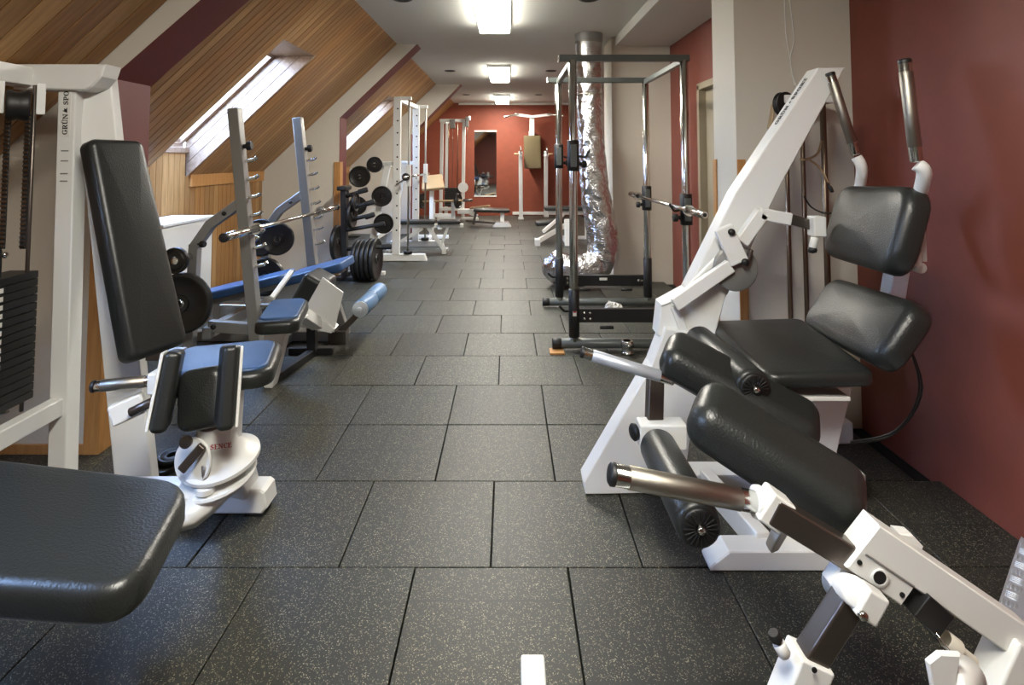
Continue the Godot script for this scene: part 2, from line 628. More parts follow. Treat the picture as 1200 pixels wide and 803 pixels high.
func bay(label: String, wall_label: String, d0: float, d1: float, drop: float, light0: float, light1: float, step: float, sky_label: String, knee_x: float) -> void:
	# one bay of sloping, board-clad roof with its low wall; light0..light1 is the roof window (none if equal)
	var has := light1 > light0
	var s_end := (ROOF_X - knee_x) * sqrt(1 + SLOPE * SLOPE)
	var s_top := 0.606
	var s_start := -0.6 if drop > 0.0 else -0.02
	var r := setting("ceiling_slope", label)
	# roof build-up behind the boards
	var o0 := light0 - 0.05
	var o1 := light1 + 0.05
	if has:
		slope_slab(r, "roof_panel", s_start, s_end + 0.15, -0.14, -0.016, d0 - 0.05, o0, drop, M.backing)
		slope_slab(r, "roof_panel", s_start, s_end + 0.15, -0.14, -0.016, o1, d1 + 0.05, drop, M.backing)
		slope_slab(r, "roof_panel", s_start, s_top - 0.03, -0.14, -0.016, o0, o1, drop, M.backing)
	else:
		slope_slab(r, "roof_panel", s_start, s_end + 0.15, -0.14, -0.016, d0 - 0.05, d1 + 0.05, drop, M.backing)
	var n := int(round((d1 - d0) / step))
	var w := (d1 - d0) / n
	for i in n:
		var a := d0 + w * i
		var b := a + w - 0.005
		var end := s_end
		if has and b > light0 and a < light1:
			end = s_top
		slope_slab(r, "roof_board", s_start, end, -0.015, 0.0, a, b, drop, M["pine_%d" % rng.randi_range(0, 7)], 0.003)
	# low wall of upright boards
	var k := setting("wall_left", wall_label)
	var top := CEIL - drop + SLOPE * (knee_x - ROOF_X)
	span(k, "wall_core", V(knee_x - 0.016, -0.03, d0 - 0.05), V(knee_x - 0.15, top + 0.02, d1 + 0.05), M.backing, 0.002)
	if has:
		span(k, "wall_core", V(knee_x - 0.016, top, o0), V(knee_x - 0.10, top + 0.21, o1), M.backing, 0.002)
	n = int(round((d1 - d0) / 0.083))
	w = (d1 - d0) / n
	for i in n:
		var a := d0 + w * i
		var b := a + w - 0.004
		var h := top
		if has and a > light0 - 0.02 and b < light1 + 0.02:
			h = top + 0.205
		span(k, "wall_board", V(knee_x, 0.0, a), V(knee_x - 0.015, h, b), M["pine_%d" % rng.randi_range(0, 7)], 0.003)
	if has:
		span(k, "top_rail", V(knee_x + 0.018, top - 0.10, light1 + 0.03), V(knee_x, top + 0.01, d1), M.oak_trim, 0.003)
		span(k, "top_rail", V(knee_x + 0.018, top - 0.10, d0), V(knee_x, top + 0.01, light0 - 0.03), M.oak_trim, 0.003)
		roof_window(sky_label, light0, light1, drop, knee_x, top)


func roof_window(label: String, d0: float, d1: float, drop: float, knee_x: float, top: float) -> void:
	var w := setting("window", label)
	w.name = "window_%d" % names["window"]
	var deep := 0.25
	var s0 := 0.606
	var s_end := (ROOF_X - knee_x) * sqrt(1 + SLOPE * SLOPE)
	# side linings of three planks each
	for side in 2:
		var a := d0 - 0.022 if side == 0 else d1
		for q in [[0.0, -0.084], [-0.087, -0.170], [-0.173, -0.255]]:
			var back0: float = s0 + absf(q[0]) * 0.97
			var back1: float = s0 + absf(q[1]) * 0.97
			var p := [slope_point(back0, q[0], drop, 0), slope_point(back1, q[1], drop, 0), slope_point(s_end + 0.02 - absf(q[1]) * 0.9, q[1], drop, 0), slope_point(s_end + 0.02 - absf(q[0]) * 0.9, q[0], drop, 0)]
			plate(w, "lining_board", p.map(func(v): return [v.x, v.y]), a, 0.022, M.reveal_wood, 0.002)
	var t0 := slope_point(s0, 0.0, drop, 0)
	var t1 := slope_point(s0 + deep * 0.97, -deep, drop, 0)
	span(w, "head_lining", V(t0.x, t0.y, d0 - 0.02), V(t1.x - 0.03, t0.y + 0.025, d1 + 0.02), M.reveal_wood, 0.003)
	var sill_y := top + 0.205
	span(w, "sill", V(knee_x + 0.012, sill_y, d0), V(knee_x - 0.14, sill_y + 0.05, d1), M.reveal_wood, 0.004)
	span(w, "sill_wall", V(knee_x - 0.05, sill_y, d0 - 0.02), V(knee_x - 0.16, sill_y + 0.14, d1 + 0.02), M.reveal_wood, 0.003)
	# sash and pane, parallel to the roof
	var e0 := s0 + deep * 0.97 - 0.03
	var e1 := s_end - 0.10
	slope_slab(w, "sash_rail", e0, e0 + 0.07, -deep - 0.04, -deep + 0.012, d0, d1, drop, M.reveal_wood, 0.004)
	slope_slab(w, "sash_rail", e1 - 0.07, e1, -deep - 0.04, -deep + 0.012, d0, d1, drop, M.reveal_wood, 0.004)
	slope_slab(w, "sash_stile", e0, e1, -deep - 0.04, -deep + 0.012, d0 - 0.01, d0 + 0.045, drop, M.reveal_wood, 0.004)
	slope_slab(w, "sash_stile", e0, e1, -deep - 0.04, -deep + 0.012, d1 - 0.045, d1 + 0.01, drop, M.reveal_wood, 0.004)
	slope_slab(w, "pane", e0 + 0.05, e1 - 0.05, -deep - 0.022, -deep - 0.016, d0 + 0.03, d1 - 0.03, drop, M.skylight_pane, 0.001)


func frame_wall(label: String, d: float, depth: float, x: float, corner: float, xt: float, with_guard: bool) -> void:
	# a partition that carries a rafter: white faces, maroon inner edge
	var w := setting("wall_left_partition", label)
	var face := [[-3.02, -0.02], [x, -0.02], [x, corner], [xt, CEIL], [xt - 0.7, CEIL], [-3.02, 1.02]]
	plate(w, "plaster_face", face, d, depth, M.plaster, 0.0)
	# painted inner edges, upright and sloping
	var e := 0.006
	span(w, "painted_edge", V(x, 0, d - 0.001), V(x + e, corner + 0.002, d + depth + 0.001), M.maroon_lining, 0.001)
	var dir := Vector2(xt - x, CEIL - corner).normalized()
	var out := Vector2(dir.y, -dir.x) * e
	plate(w, "painted_edge", [[x, corner], [x + out.x, corner + out.y * 0.2], [xt + out.x, CEIL + out.y + 0.001], [xt, CEIL]], d - 0.001, depth + 0.002, M.maroon_lining, 0.0)
	if with_guard:
		span(w, "corner_guard", V(x + 0.016, 0, d - 0.014), V(x - 0.055, 1.30, d), M.oak_trim, 0.003)
		span(w, "corner_guard", V(x + 0.016, 0, d), V(x + 0.007, 1.30, d + 0.10), M.oak_trim, 0.003)
		span(w, "skirting", V(x - 0.056, 0, d - 0.012), V(-3.0, 0.045, d), M.oak_trim, 0.003)


func room() -> void:
	floor_tiles()
	var c := setting("ceiling", "flat white ceiling above the aisle")
	span(c, "ceiling_board", V(ROOF_X - 0.12, CEIL, REAR - 0.1), V(RIGHT + 0.15, CEIL + 0.15, BACK + 0.15), M.ceiling_white, 0.002)
	var so := setting("ceiling_soffit", "dropped white ceiling strip along the red wall")
	span(so, "soffit_board", V(1.185, CEIL + 0.01, REAR), V(RIGHT + 0.01, 2.585, 6.25), M.ceiling_white, 0.003)
	bay("pine boarded roof slope over the weight-stack machine", "low pine board wall beside the weight-stack machine", REAR, 2.65, 0.30, 0.44, 1.13, 0.105, "roof window beside the foreground machines", -2.545)
	bay("pine boarded roof slope with a roof window above the decline bench", "low pine board wall behind the decline bench", 2.94, 6.60, 0.0, 4.36, 5.05, 0.083, "roof window above the decline bench", KNEE)
	bay("pine boarded roof slope with a roof window behind the plate tree", "low pine board wall behind the plate tree", 6.87, 10.2, 0.0, 8.28, 8.97, 0.083, "roof window above the smith machine", KNEE)
	bay("pine boarded roof slope at the red end wall", "low wall at the red end wall", 10.47, BACK, 0.0, 0.0, 0.0, 0.1, "", KNEE)
	frame_wall("white partition with a sloping maroon edge beside the weight-stack machine", 2.65, 0.29, -1.87, 1.715, -0.80, true)
	frame_wall("white partition with a maroon edge beside the plate tree", 6.60, 0.27, -1.965, 1.815, -1.07, true)
	frame_wall("white partition with a maroon edge behind the smith machine", 10.2, 0.27, -1.75, 1.77, -0.86, false)
	# right wall, with a door in it
	var r := setting("wall_right", "dark red painted wall along the right side")
	span(r, "wall_face", V(RIGHT, -0.03, REAR - 0.1), V(RIGHT + 0.12, CEIL + 0.01, 4.50), M.red_wall, 0.002)
	span(r, "wall_face", V(RIGHT, -0.03, 5.35), V(RIGHT + 0.12, CEIL + 0.01, BACK + 0.1), M.red_wall, 0.002)
	span(r, "wall_face", V(RIGHT, 2.03, 4.49), V(RIGHT + 0.12, CEIL + 0.01, 5.36), M.red_wall, 0.002)
	var dr := setting("door_1", "grey door with a wooden frame in the red wall")
	span(dr, "door_leaf", V(RIGHT + 0.055, 0.003, 4.55), V(RIGHT + 0.10, 1.985, 5.30), M.grey_door, 0.003)
	span(dr, "door_jamb", V(RIGHT - 0.012, 0, 5.29), V(RIGHT + 0.12, 2.03, 5.35), M.grey_door, 0.003)
	span(dr, "door_jamb", V(RIGHT - 0.012, 0, 4.50), V(RIGHT + 0.12, 2.03, 4.56), M.oak_trim, 0.003)
	span(dr, "door_head", V(RIGHT - 0.012, 1.985, 4.50), V(RIGHT + 0.12, 2.045, 5.35), M.grey_door, 0.003)
	span(dr, "lock_plate", V(RIGHT + 0.055, 0.93, 4.585), V(RIGHT + 0.048, 1.16, 4.625), M.chrome, 0.002)
	rod(dr, "door_handle", V(RIGHT + 0.02, 1.08, 4.605), V(RIGHT + 0.02, 1.08, 4.73), 0.010, M.chrome, 12)
	# pillar with wooden corner guards
	var p := setting("wall_pillar", "white pillar with wooden corner guards beside the red wall")
	span(p, "pillar_core", V(1.185, -0.03, 2.95), V(RIGHT + 0.01, CEIL, 3.27), M.plaster, 0.004)
	span(p, "corner_guard", V(1.185, 0, 2.938), V(1.228, 1.335, 2.95), M.oak_trim, 0.003)
	span(p, "corner_guard", V(1.176, 0, 3.225), V(1.185, 1.335, 3.27), M.oak_trim, 0.003)
	var b := setting("wall_chimney", "white chimney breast behind the foil duct")
	span(b, "chimney_face", V(1.145, -0.03, 6.25), V(RIGHT + 0.01, CEIL, 6.75), M.plaster, 0.004)
	var e := setting("wall_back", "orange-red end wall with a mirror")
	span(e, "wall_face", V(-3.1, -0.03, BACK), V(RIGHT + 0.15, CEIL + 0.1, BACK + 0.15), M.orange_wall, 0.002)
	span(e, "cornice", V(-1.2, CEIL - 0.05, BACK - 0.035), V(RIGHT, CEIL, BACK), M.ceiling_white, 0.004)
	span(e, "skirting", V(0.10, 0, BACK - 0.02), V(RIGHT, 0.07, BACK), M.label_white, 0.004)
	var f := setting("wall_front", "dark red wall behind the viewer")
	span(f, "wall_face", V(-3.1, -0.03, REAR - 0.12), V(RIGHT + 0.15, CEIL + 0.1, REAR), M.red_wall, 0.002)
	var mr := thing("wall_mirror", "tall frameless mirror on the red end wall", "mirror", V(-0.55, 0.44, BACK))
	span(mr, "glass", V(-0.815, 0.44, BACK), V(-0.285, 2.0, BACK - 0.008), M.mirror_silver, 0.002)
	span(mr, "top_strip", V(-0.82, 1.985, BACK), V(-0.28, 2.02, BACK - 0.014), M.label_white, 0.002)
	span(mr, "bottom_strip", V(-0.82, 0.425, BACK), V(-0.28, 0.455, BACK - 0.014), M.label_white, 0.002)


# ---------------------------------------------------------------- far end
func plate_tree() -> void:
	var t := thing("plate_tree", "black plate tree with side pegs beside the white partition", "plate rack", V(-1.75, 0, 6.32))
	var k: Material = M.black_iron
	var d := 6.32
	beam(t, "post", V(-1.80, 0.0, d), V(-1.83, 1.0, d), 0.06, 0.06, k)
	beam(t, "post", V(-1.86, 0.0, d + 0.20), V(-1.86, 1.0, d + 0.20), 0.06, 0.06, k)
	box(t, "post_cap", V(-1.835, 1.01, d + 0.05), Vector3(0.10, 0.05, 0.25), k, 0.012)
	beam(t, "base_rail", V(-1.95, 0.02, d), V(-1.50, 0.02, d), 0.04, 0.06, k)
	beam(t, "base_rail", V(-1.95, 0.02, d + 0.32), V(-1.42, 0.02, d + 0.30), 0.04, 0.06, M.white_enamel)
	beam(t, "base_rail", V(-1.85, 0.02, d), V(-1.85, 0.02, d + 0.3), 0.05, 0.06, k)
	for q in [[406, 229, 431, 222], [410, 245, 439, 236], [420, 258, 439, 251], [424, 269, 451, 262], [430, 291, 459, 289]]:
		var a := at(q[0], q[1], d)
		var b := at(q[2], q[3], d)
		a.x = minf(a.x, -1.66)
		rod(t, "peg", Vector3(-1.80, a.y - 0.01, a.z), b, 0.022, k, 14)
		turned(t, "peg_grip", b, a - b, [Vector2(0, 0), Vector2(0.026, 0.002), Vector2(0.030, 0.02), Vector2(0.028, 0.10), Vector2(0.022, 0.11)], M.dark_rubber, 14)
	var g := "plates on the plate tree"
	var spots := [[-1.46, 0.235, 0.225, "big black weight plate on the low peg of the plate tree, outermost"], [-1.51, 0.235, 0.225, "big black weight plate on the low peg, second from the open end"], [-1.56, 0.23, 0.22, "big black weight plate on the low peg, in the middle of the row"], [-1.61, 0.23, 0.22, "big black weight plate on the low peg, fourth from the open end"], [-1.66, 0.225, 0.215, "big black weight plate on the low peg, hard against the tree"]]
	for s in spots:
		weight_plate(s[3], V(s[0], s[1], d + 0.0), Vector3(1, 0.02, 0.06), s[2], 0.042, g)
	weight_plate("black weight plate on the upper peg of the plate tree", V(-1.73, 0.72, d), Vector3(1, 0.02, 0.06), 0.15, 0.035, g)
	weight_plate("smaller black weight plate beside the upper peg of the plate tree", V(-1.695, 0.86, d), Vector3(1, 0.02, 0.06), 0.11, 0.03, g)
	weight_plate("black weight plate on the wall side of the plate tree", V(-1.90, 0.40, d + 0.05), Vector3(1, 0.02, 0.06), 0.2, 0.04, g)


func smith_machine() -> void:
	var t := thing("smith_machine", "tall white smith machine with drilled posts and guide rods", "smith machine", V(-1.4, 0, 8.1))
	var w: Material = M.white_enamel
	for q in [[7.53, -1.475, -1.32, -1.07], [8.75, -1.42, -1.275, -0.98]]:
		var d: float = q[0]
		plate(t, "foot", [[-1.80, 0.0], [q[3], 0.0], [q[3] - 0.03, 0.085], [-1.80, 0.085]], d - 0.03, 0.10, w, 0.004)
		var post := beam(t, "post", V(q[1], 0.08, d), V(q[1], 2.16, d), 0.095, 0.075, w)
		for k in 11:
			turned(post, "drill_hole", V(q[1] + 0.01, 0.40 + k * 0.16, d - 0.037), Vector3(0, 0, 1), [Vector2(0.012, 0), Vector2(0.012, 0.001), Vector2(0, 0.001)], M.black_plastic, 12)
		rod(t, "guide_rod", V(q[2], 0.12, d), V(q[2], 2.16, d), 0.014, M.brushed_steel, 12)
		rod(t, "rod_stop", V(q[2], 0.09, d), V(q[2], 0.13, d), 0.06, M.black_plastic, 16)
		beam(t, "slider", V(q[2], 0.97, d), V(q[2], 1.26, d), 0.06, 0.05, w)
		beam(t, "top_arm", V(q[1], 2.14, d), V(q[2] + 0.03, 2.14, d), 0.05, 0.05, w)
		beam(t, "slanted_leg", V(-1.83, 0.05, d + 0.03), V(-1.60, 1.28, d + 0.03), 0.085, 0.05, w)
		beam(t, "side_arm", V(-1.75, 1.27, d + 0.03), V(q[1], 1.27, d + 0.03), 0.06, 0.05, w)
	beam(t, "top_beam", V(-1.475, 2.13, 7.53), V(-1.42, 2.13, 8.75), 0.06, 0.06, w)
	beam(t, "back_beam", V(-1.72, 1.25, 7.55), V(-1.70, 1.25, 8.77), 0.06, 0.06, w)
	beam(t, "back_beam", V(-1.75, 0.30, 7.55), V(-1.75, 0.30, 8.77), 0.06, 0.06, w)
	rod(t, "bar", V(-1.32, 1.10, 7.20), V(-1.275, 1.10, 9.15), 0.016, M.chrome, 14)
	turned(t, "bar_collar", V(-1.335, 1.10, 7.42), Vector3(0, 0, 1), [Vector2(0.02, -0.03), Vector2(0.05, -0.03), Vector2(0.05, 0.03), Vector2(0.02, 0.03)], M.black_plastic, 18)
	rod(t, "safety_hook", V(-1.33, 1.08, 7.46), V(-1.47, 1.0, 7.46), 0.012, M.silver_paint, 10)
	# storage pegs with plates on the wall side
	var g := "plates stored on the smith machine"
	var spots := [[421.5, 207, 7.40, 0.14, "black weight plate stored high on the smith machine, nearest the pine wall"], [439, 193, 7.46, 0.105, "small black weight plate at the top corner of the smith machine's storage"], [447.5, 230, 7.46, 0.133, "black weight plate behind the slanted white leg of the smith machine"], [419, 241, 7.40, 0.12, "black weight plate low behind the plate tree pegs"], [449.5, 262, 7.46, 0.13, "black weight plate half hidden behind the bench in the smith machine"]]
	for s in spots:
		var p := at(s[0], s[1], s[2])
		rod(t, "storage_peg", p + Vector3(0, 0, 0.04), V(p.x, p.y, 7.62), 0.020, M.black_iron, 12)
		weight_plate(s[4], p, Vector3(0, 0, 1), s[3], 0.035, g)
	beam(t, "storage_rail", at(410, 200, 7.60), at(452, 196, 7.60), 0.05, 0.05, w)
	beam(t, "storage_rail", at(412, 240, 7.60), at(452, 238, 7.60), 0.05, 0.05, w)
	beam(t, "storage_rail", at(440, 262, 7.60), at(452, 262, 7.60), 0.05, 0.05, w)


func smith_bench() -> void:
	var t := thing("adjustable_bench", "black padded bench with white legs standing inside the smith machine", "weight bench", V(-1.1, 0, 8.15))
	var w: Material = M.white_enamel
	pad4(t, "back_pad", V(-1.80, 0.46, 8.02), V(-1.04, 0.465, 8.02), V(-1.80, 0.46, 8.28), V(-1.04, 0.465, 8.28), 0.05, 0.03, 0.015, M.black_vinyl, 0.004)
	pad4(t, "seat_pad", V(-1.00, 0.46, 8.02), V(-0.68, 0.47, 8.02), V(-1.00, 0.46, 8.28), V(-0.68, 0.47, 8.28), 0.05, 0.03, 0.015, M.black_vinyl, 0.004)
	beam(t, "frame", V(-1.75, 0.375, 8.15), V(-0.64, 0.385, 8.15), 0.05, 0.06, w)
	beam(t, "front_leg", V(-1.14, 0.36, 8.15), V(-0.90, 0.03, 8.15), 0.055, 0.06, w)
	beam(t, "front_foot", V(-0.90, 0.03, 8.0), V(-0.90, 0.03, 8.3), 0.05, 0.06, w)
	beam(t, "stay", V(-0.86, 0.37, 8.15), V(-0.95, 0.13, 8.15), 0.04, 0.04, w)
	beam(t, "rear_leg", V(-1.22, 0.35, 8.15), V(-1.70, 0.05, 8.15), 0.05, 0.05, w)
	beam(t, "rear_foot", V(-1.70, 0.03, 8.0), V(-1.70, 0.03, 8.3), 0.05, 0.05, w)


func curl_stand() -> void:
	var t := thing("preacher_stand", "white preacher stand with a tan arm pad behind the smith machine", "weight bench", V(-1.3, 0, 9.6))
	var w: Material = M.white_enamel
	pad4(t, "arm_pad", at(494, 221, 9.45), at(521, 220, 9.45), at(497, 204, 9.72), at(516, 205, 9.72), 0.06, 0.03, 0.02, M.tan_vinyl, 0.005)
	beam(t, "post", V(-1.29, 0.03, 9.6), V(-1.29, 0.95, 9.6), 0.07, 0.07, w)
	beam(t, "foot", V(-1.55, 0.03, 9.6), V(-1.0, 0.03, 9.6), 0.06, 0.07, w)
	beam(t, "foot", V(-1.29, 0.03, 9.35), V(-1.29, 0.03, 9.85), 0.07, 0.06, w)


func press_bench() -> void:
	var t := thing("press_bench", "white bench-press stand holding a loaded bar by the end wall", "weight bench", V(-1.2, 0, 11.2))
	var w: Material = M.white_enamel
	for x in [-1.48, -1.09]:
		beam(t, "upright", V(x, 0.03, 11.25), V(x, 0.52, 11.25), 0.07, 0.07, w)
		rod(t, "bar_hook", V(x, 0.50, 11.22), V(x, 0.54, 11.16), 0.02, M.dark_steel, 10)
	beam(t, "low_beam", V(-1.55, 0.22, 11.25), V(-1.05, 0.22, 11.25), 0.07, 0.07, w)
	beam(t, "floor_beam", V(-1.60, 0.03, 11.25), V(-0.95, 0.03, 11.25), 0.06, 0.08, w)
	beam(t, "floor_beam", V(-1.3, 0.03, 10.8), V(-1.3, 0.03, 11.8), 0.06, 0.08, w)
	var b := thing("barbell", "short loaded barbell resting on the white press bench", "barbell", V(-1.2, 0.5, 11.15))
	rod(b, "shaft", V(-1.75, 0.50, 11.12), V(-0.70, 0.53, 11.12), 0.018, M.tan_vinyl, 12)
	rod(b, "sleeve", V(-0.88, 0.525, 11.12), V(-0.70, 0.53, 11.12), 0.028, M.dark_steel, 12)
	for s in [[-1.68, "black weight plate on the wall end of the short barbell"], [-0.98, "black weight plate on the aisle end of the short barbell"]]:
		weight_plate(s[1], V(s[0], 0.515, 11.12), Vector3(1, 0.03, 0.35), 0.15, 0.05, "plates on the short barbell")


func cable_tower() -> void:
	var t := thing("cable_tower", "tall white cable tower with twin posts before the red end wall", "gym machine", V(-1.25, 0, 12.4))
	var w: Material = M.white_enamel
	var d := 12.4
	for q in [[-1.47, d], [-1.40, d + 0.4], [-0.99, d]]:
		beam(t, "post", V(q[0], 0.03, q[1]), V(q[0] + 0.02, 2.16, q[1]), 0.07, 0.07, w)
	beam(t, "top_beam", V(-1.50, 2.17, d), V(-0.88, 2.17, d), 0.07, 0.08, w)
	beam(t, "top_beam", V(-1.40, 2.15, d), V(-1.40, 2.15, d + 0.45), 0.06, 0.06, w)
	box(t, "pulley_housing", V(-1.22, 2.10, d - 0.02), Vector3(0.12, 0.20, 0.10), M.silver_paint, 0.01)
	box(t, "pulley_housing", V(-0.90, 2.14, d - 0.05), Vector3(0.07, 0.22, 0.10), M.silver_paint, 0.01)
	turned(t, "pulley", V(-0.86, 2.22, d - 0.06), Vector3(1, 0, 0.2), [Vector2(0, 0), Vector2(0.05, 0), Vector2(0.05, 0.03), Vector2(0, 0.03)], w, 20)
	rod(t, "cable", V(-1.22, 0.75, d), V(-1.22, 2.02, d), 0.005, M.dark_steel, 8)
	rod(t, "cable", V(-0.89, 1.72, d - 0.06), V(-0.89, 2.05, d - 0.06), 0.006, M.dark_steel, 8)
	for k in 10:
		box(t, "stack_plate", V(-1.22, 0.32 + k * 0.04, d + 0.1), Vector3(0.34, 0.036, 0.14), M.black_iron, 0.003)
	for x in [-1.32, -1.12]:
		rod(t, "guide_rod", V(x, 0.2, d + 0.1), V(x, 2.12, d + 0.1), 0.010, M.rusty_chrome, 10)
	box(t, "low_frame", V(-1.22, 0.25, d - 0.02), Vector3(0.52, 0.07, 0.10), w, 0.006)
	beam(t, "floor_beam", V(-1.55, 0.03, d), V(-0.65, 0.03, d), 0.06, 0.10, w)
	turned(t, "low_pulley", V(-0.98, 0.72, d - 0.09), Vector3(0.2, 0, 1), [Vector2(0, 0), Vector2(0.10, 0), Vector2(0.11, 0.01), Vector2(0.11, 0.03), Vector2(0, 0.03)], w, 24)
	box(t, "seat_frame", V(-0.88, 0.22, d - 0.25), Vector3(0.40, 0.10, 0.16), w, 0.008)
	beam(t, "foot_stay", V(-1.0, 0.25, d - 0.25), V(-0.65, 0.12, d - 0.3), 0.06, 0.06, w)


func far_bench() -> void:
	var t := thing("flat_bench", "low black flat bench on a white foot before the mirror", "weight bench", V(-0.2, 0, 11.3))
	var w: Material = M.white_enamel
	pad4(t, "pad", V(-0.68, 0.355, 11.2), V(0.03, 0.33, 11.1), V(-0.70, 0.355, 11.62), V(0.0, 0.34, 11.52), 0.05, 0.03, 0.015, M.black_vinyl, 0.004)
	plate(t, "foot", [[-0.31, 0.0], [0.06, 0.0], [0.0, 0.09], [-0.24, 0.09]], 11.15, 0.30, w, 0.004)
	beam(t, "post", V(-0.12, 0.08, 11.3), V(-0.12, 0.30, 11.3), 0.08, 0.08, w)
	beam(t, "spine", V(-0.85, 0.10, 11.4), V(-0.15, 0.05, 11.32), 0.04, 0.05, M.dark_steel)
	beam(t, "rail", V(-0.66, 0.29, 11.4), V(-0.02, 0.28, 11.32), 0.04, 0.06, M.dark_steel)
	beam(t, "rear_leg", V(-0.64, 0.30, 11.4), V(-0.70, 0.02, 11.4), 0.05, 0.05, M.dark_steel)
	var s := thing("wooden_bar", "pale wooden bar lying on the white cable tower frame", "bar", V(-0.65, 0.4, 11.9))
	rod(s, "stick", V(-0.80, 0.295, 12.02), V(-0.38, 0.38, 11.58), 0.022, M.tan_vinyl, 12)


func dip_tower() -> void:
	var t := thing("dip_tower", "white dip and pull-up tower with an olive back pad", "gym machine", V(0.55, 0, 12.9))
	var w: Material = M.white_enamel
	beam(t, "post", V(0.28, 0.0, 12.63), V(0.27, 1.50, 12.63), 0.085, 0.085, w)
	beam(t, "post", V(0.86, 0.15, 13.1), V(0.85, 1.50, 12.75), 0.085, 0.085, w)
	box(t, "post_foot", V(0.87, 0.09, 13.12), Vector3(0.11, 0.18, 0.11), w, 0.01)
	beam(t, "spine", V(0.55, 1.12, 13.3), V(0.55, 2.33, 13.2), 0.11, 0.09, w)
	beam(t, "wall_plate", V(0.55, 1.1, 13.5), V(0.55, 2.0, 13.5), 0.12, 0.30, w)
	box(t, "post_foot", V(0.28, 0.02, 12.63), Vector3(0.12, 0.04, 0.12), w, 0.006)
	pad4(t, "back_pad", V(0.36, 1.11, 12.9), V(0.745, 1.12, 12.9), V(0.355, 1.86, 12.95), V(0.735, 1.87, 12.95), 0.06, 0.02, 0.015, M.olive_vinyl, 0.004)
	beam(t, "pad_mount", V(0.55, 1.5, 12.98), V(0.55, 1.5, 13.25), 0.08, 0.08, w)
	for q in [[0.27, 12.63, -1.0], [0.85, 12.75, 1.0]]:
		var arm := beam(t, "dip_arm", V(q[0], 1.42, q[1] - 0.3), V(q[0], 1.42, q[1] + 0.55), 0.06, 0.06, w)
		rod(arm, "hand_grip", V(q[0], 1.40, q[1] - 0.28), V(q[0], 1.60, q[1] - 0.30), 0.02, M.chrome, 12)
		rod(arm, "hand_grip", V(q[0], 1.43, q[1] - 0.1), V(q[0] + 0.14 * q[2], 1.44, q[1] - 0.12), 0.02, M.tan_vinyl, 12)
		box(arm, "elbow_pad", V(q[0], 1.465, q[1] + 0.15), Vector3(0.10, 0.04, 0.30), M.black_vinyl, 0.012)
	# pull-up bar with its two angled grips
	beam(t, "pull_up_bar", V(0.15, 2.36, 13.1), V(0.55, 2.31, 13.15), 0.06, 0.06, w)
	beam(t, "pull_up_bar", V(0.55, 2.31, 13.15), V(0.98, 2.36, 13.1), 0.06, 0.06, w)
	rod(t, "pull_up_grip", V(0.24, 2.37, 13.1), V(-0.10, 2.27, 12.75), 0.022, M.chrome, 12)
	rod(t, "pull_up_grip", V(0.90, 2.37, 13.1), V(1.25, 2.30, 12.75), 0.022, M.chrome, 12)


func incline_benches() -> void:
	var w: Material = M.white_enamel
	var t := thing("adjustable_bench", "black adjustable bench with white legs behind the power rack", "weight bench", V(0.85, 0, 9.0))
	pad4(t, "seat_pad", V(0.46, 0.30, 9.35), V(1.10, 0.36, 9.35), V(0.44, 0.30, 9.65), V(1.10, 0.36, 9.65), 0.07, 0.05, 0.025, M.black_vinyl, 0.006)
	pad4(t, "back_pad", V(0.60, 0.545, 9.35), V(1.45, 0.545, 9.35), V(0.60, 0.545, 9.65), V(1.45, 0.545, 9.65), 0.06, 0.03, 0.02, M.black_vinyl, 0.006)
	beam(t, "back_rail", V(0.66, 0.47, 9.5), V(1.40, 0.47, 9.5), 0.04, 0.06, w)
	beam(t, "front_leg", V(0.45, 0.06, 8.85), V(1.0, 0.28, 9.4), 0.07, 0.07, w)
	beam(t, "front_foot", V(0.45, 0.05, 8.75), V(0.45, 0.05, 8.95), 0.10, 0.08, w)
	beam(t, "stay", V(0.55, 0.20, 8.95), V(0.90, 0.42, 9.4), 0.05, 0.05, w)
	beam(t, "post", V(0.92, 0.0, 8.75), V(0.92, 0.40, 8.85), 0.11, 0.08, w)
	beam(t, "rear_leg", V(1.30, 0.02, 9.5), V(1.30, 0.46, 9.5), 0.06, 0.06, w)
	beam(t, "floor_rail", V(0.85, 0.03, 9.5), V(1.45, 0.03, 9.5), 0.05, 0.07, w)
	beam(t, "floor_rail", V(0.92, 0.03, 8.75), V(0.92, 0.03, 9.6), 0.05, 0.07, w)


# ---------------------------------------------------------------- pieces that many machines share
func pad4(parent: Node3D, called: String, bl: Vector3, br: Vector3, tl: Vector3, tr: Vector3, thick: float, corner: float, edge: float, mat: Material, dome := 0.008, wavy := 0.0) -> MeshInstance3D:
	# a cushion whose face has about these four corners
	var x := (br - bl + tr - tl) / 2
	var y := (tl - bl + tr - br) / 2
	var l := y.length()
	var z := x.cross(y).normalized()
	var b := stand(y, z)
	var taper := ((br - bl).length() - (tr - tl).length()) / 4
	var o := outline(x.length() + absf(taper), l, corner, 0.0)
	if absf(taper) > 0.002:
		for i in o.size():
			o[i].x *= 1.0 - taper * 2 / x.length() * (o[i].y / l)
	return part(parent, called, cushion(o, thick, edge, dome, wavy), mat, Transform3D(b, (bl + br + tl + tr) / 4 - b.z * thick))


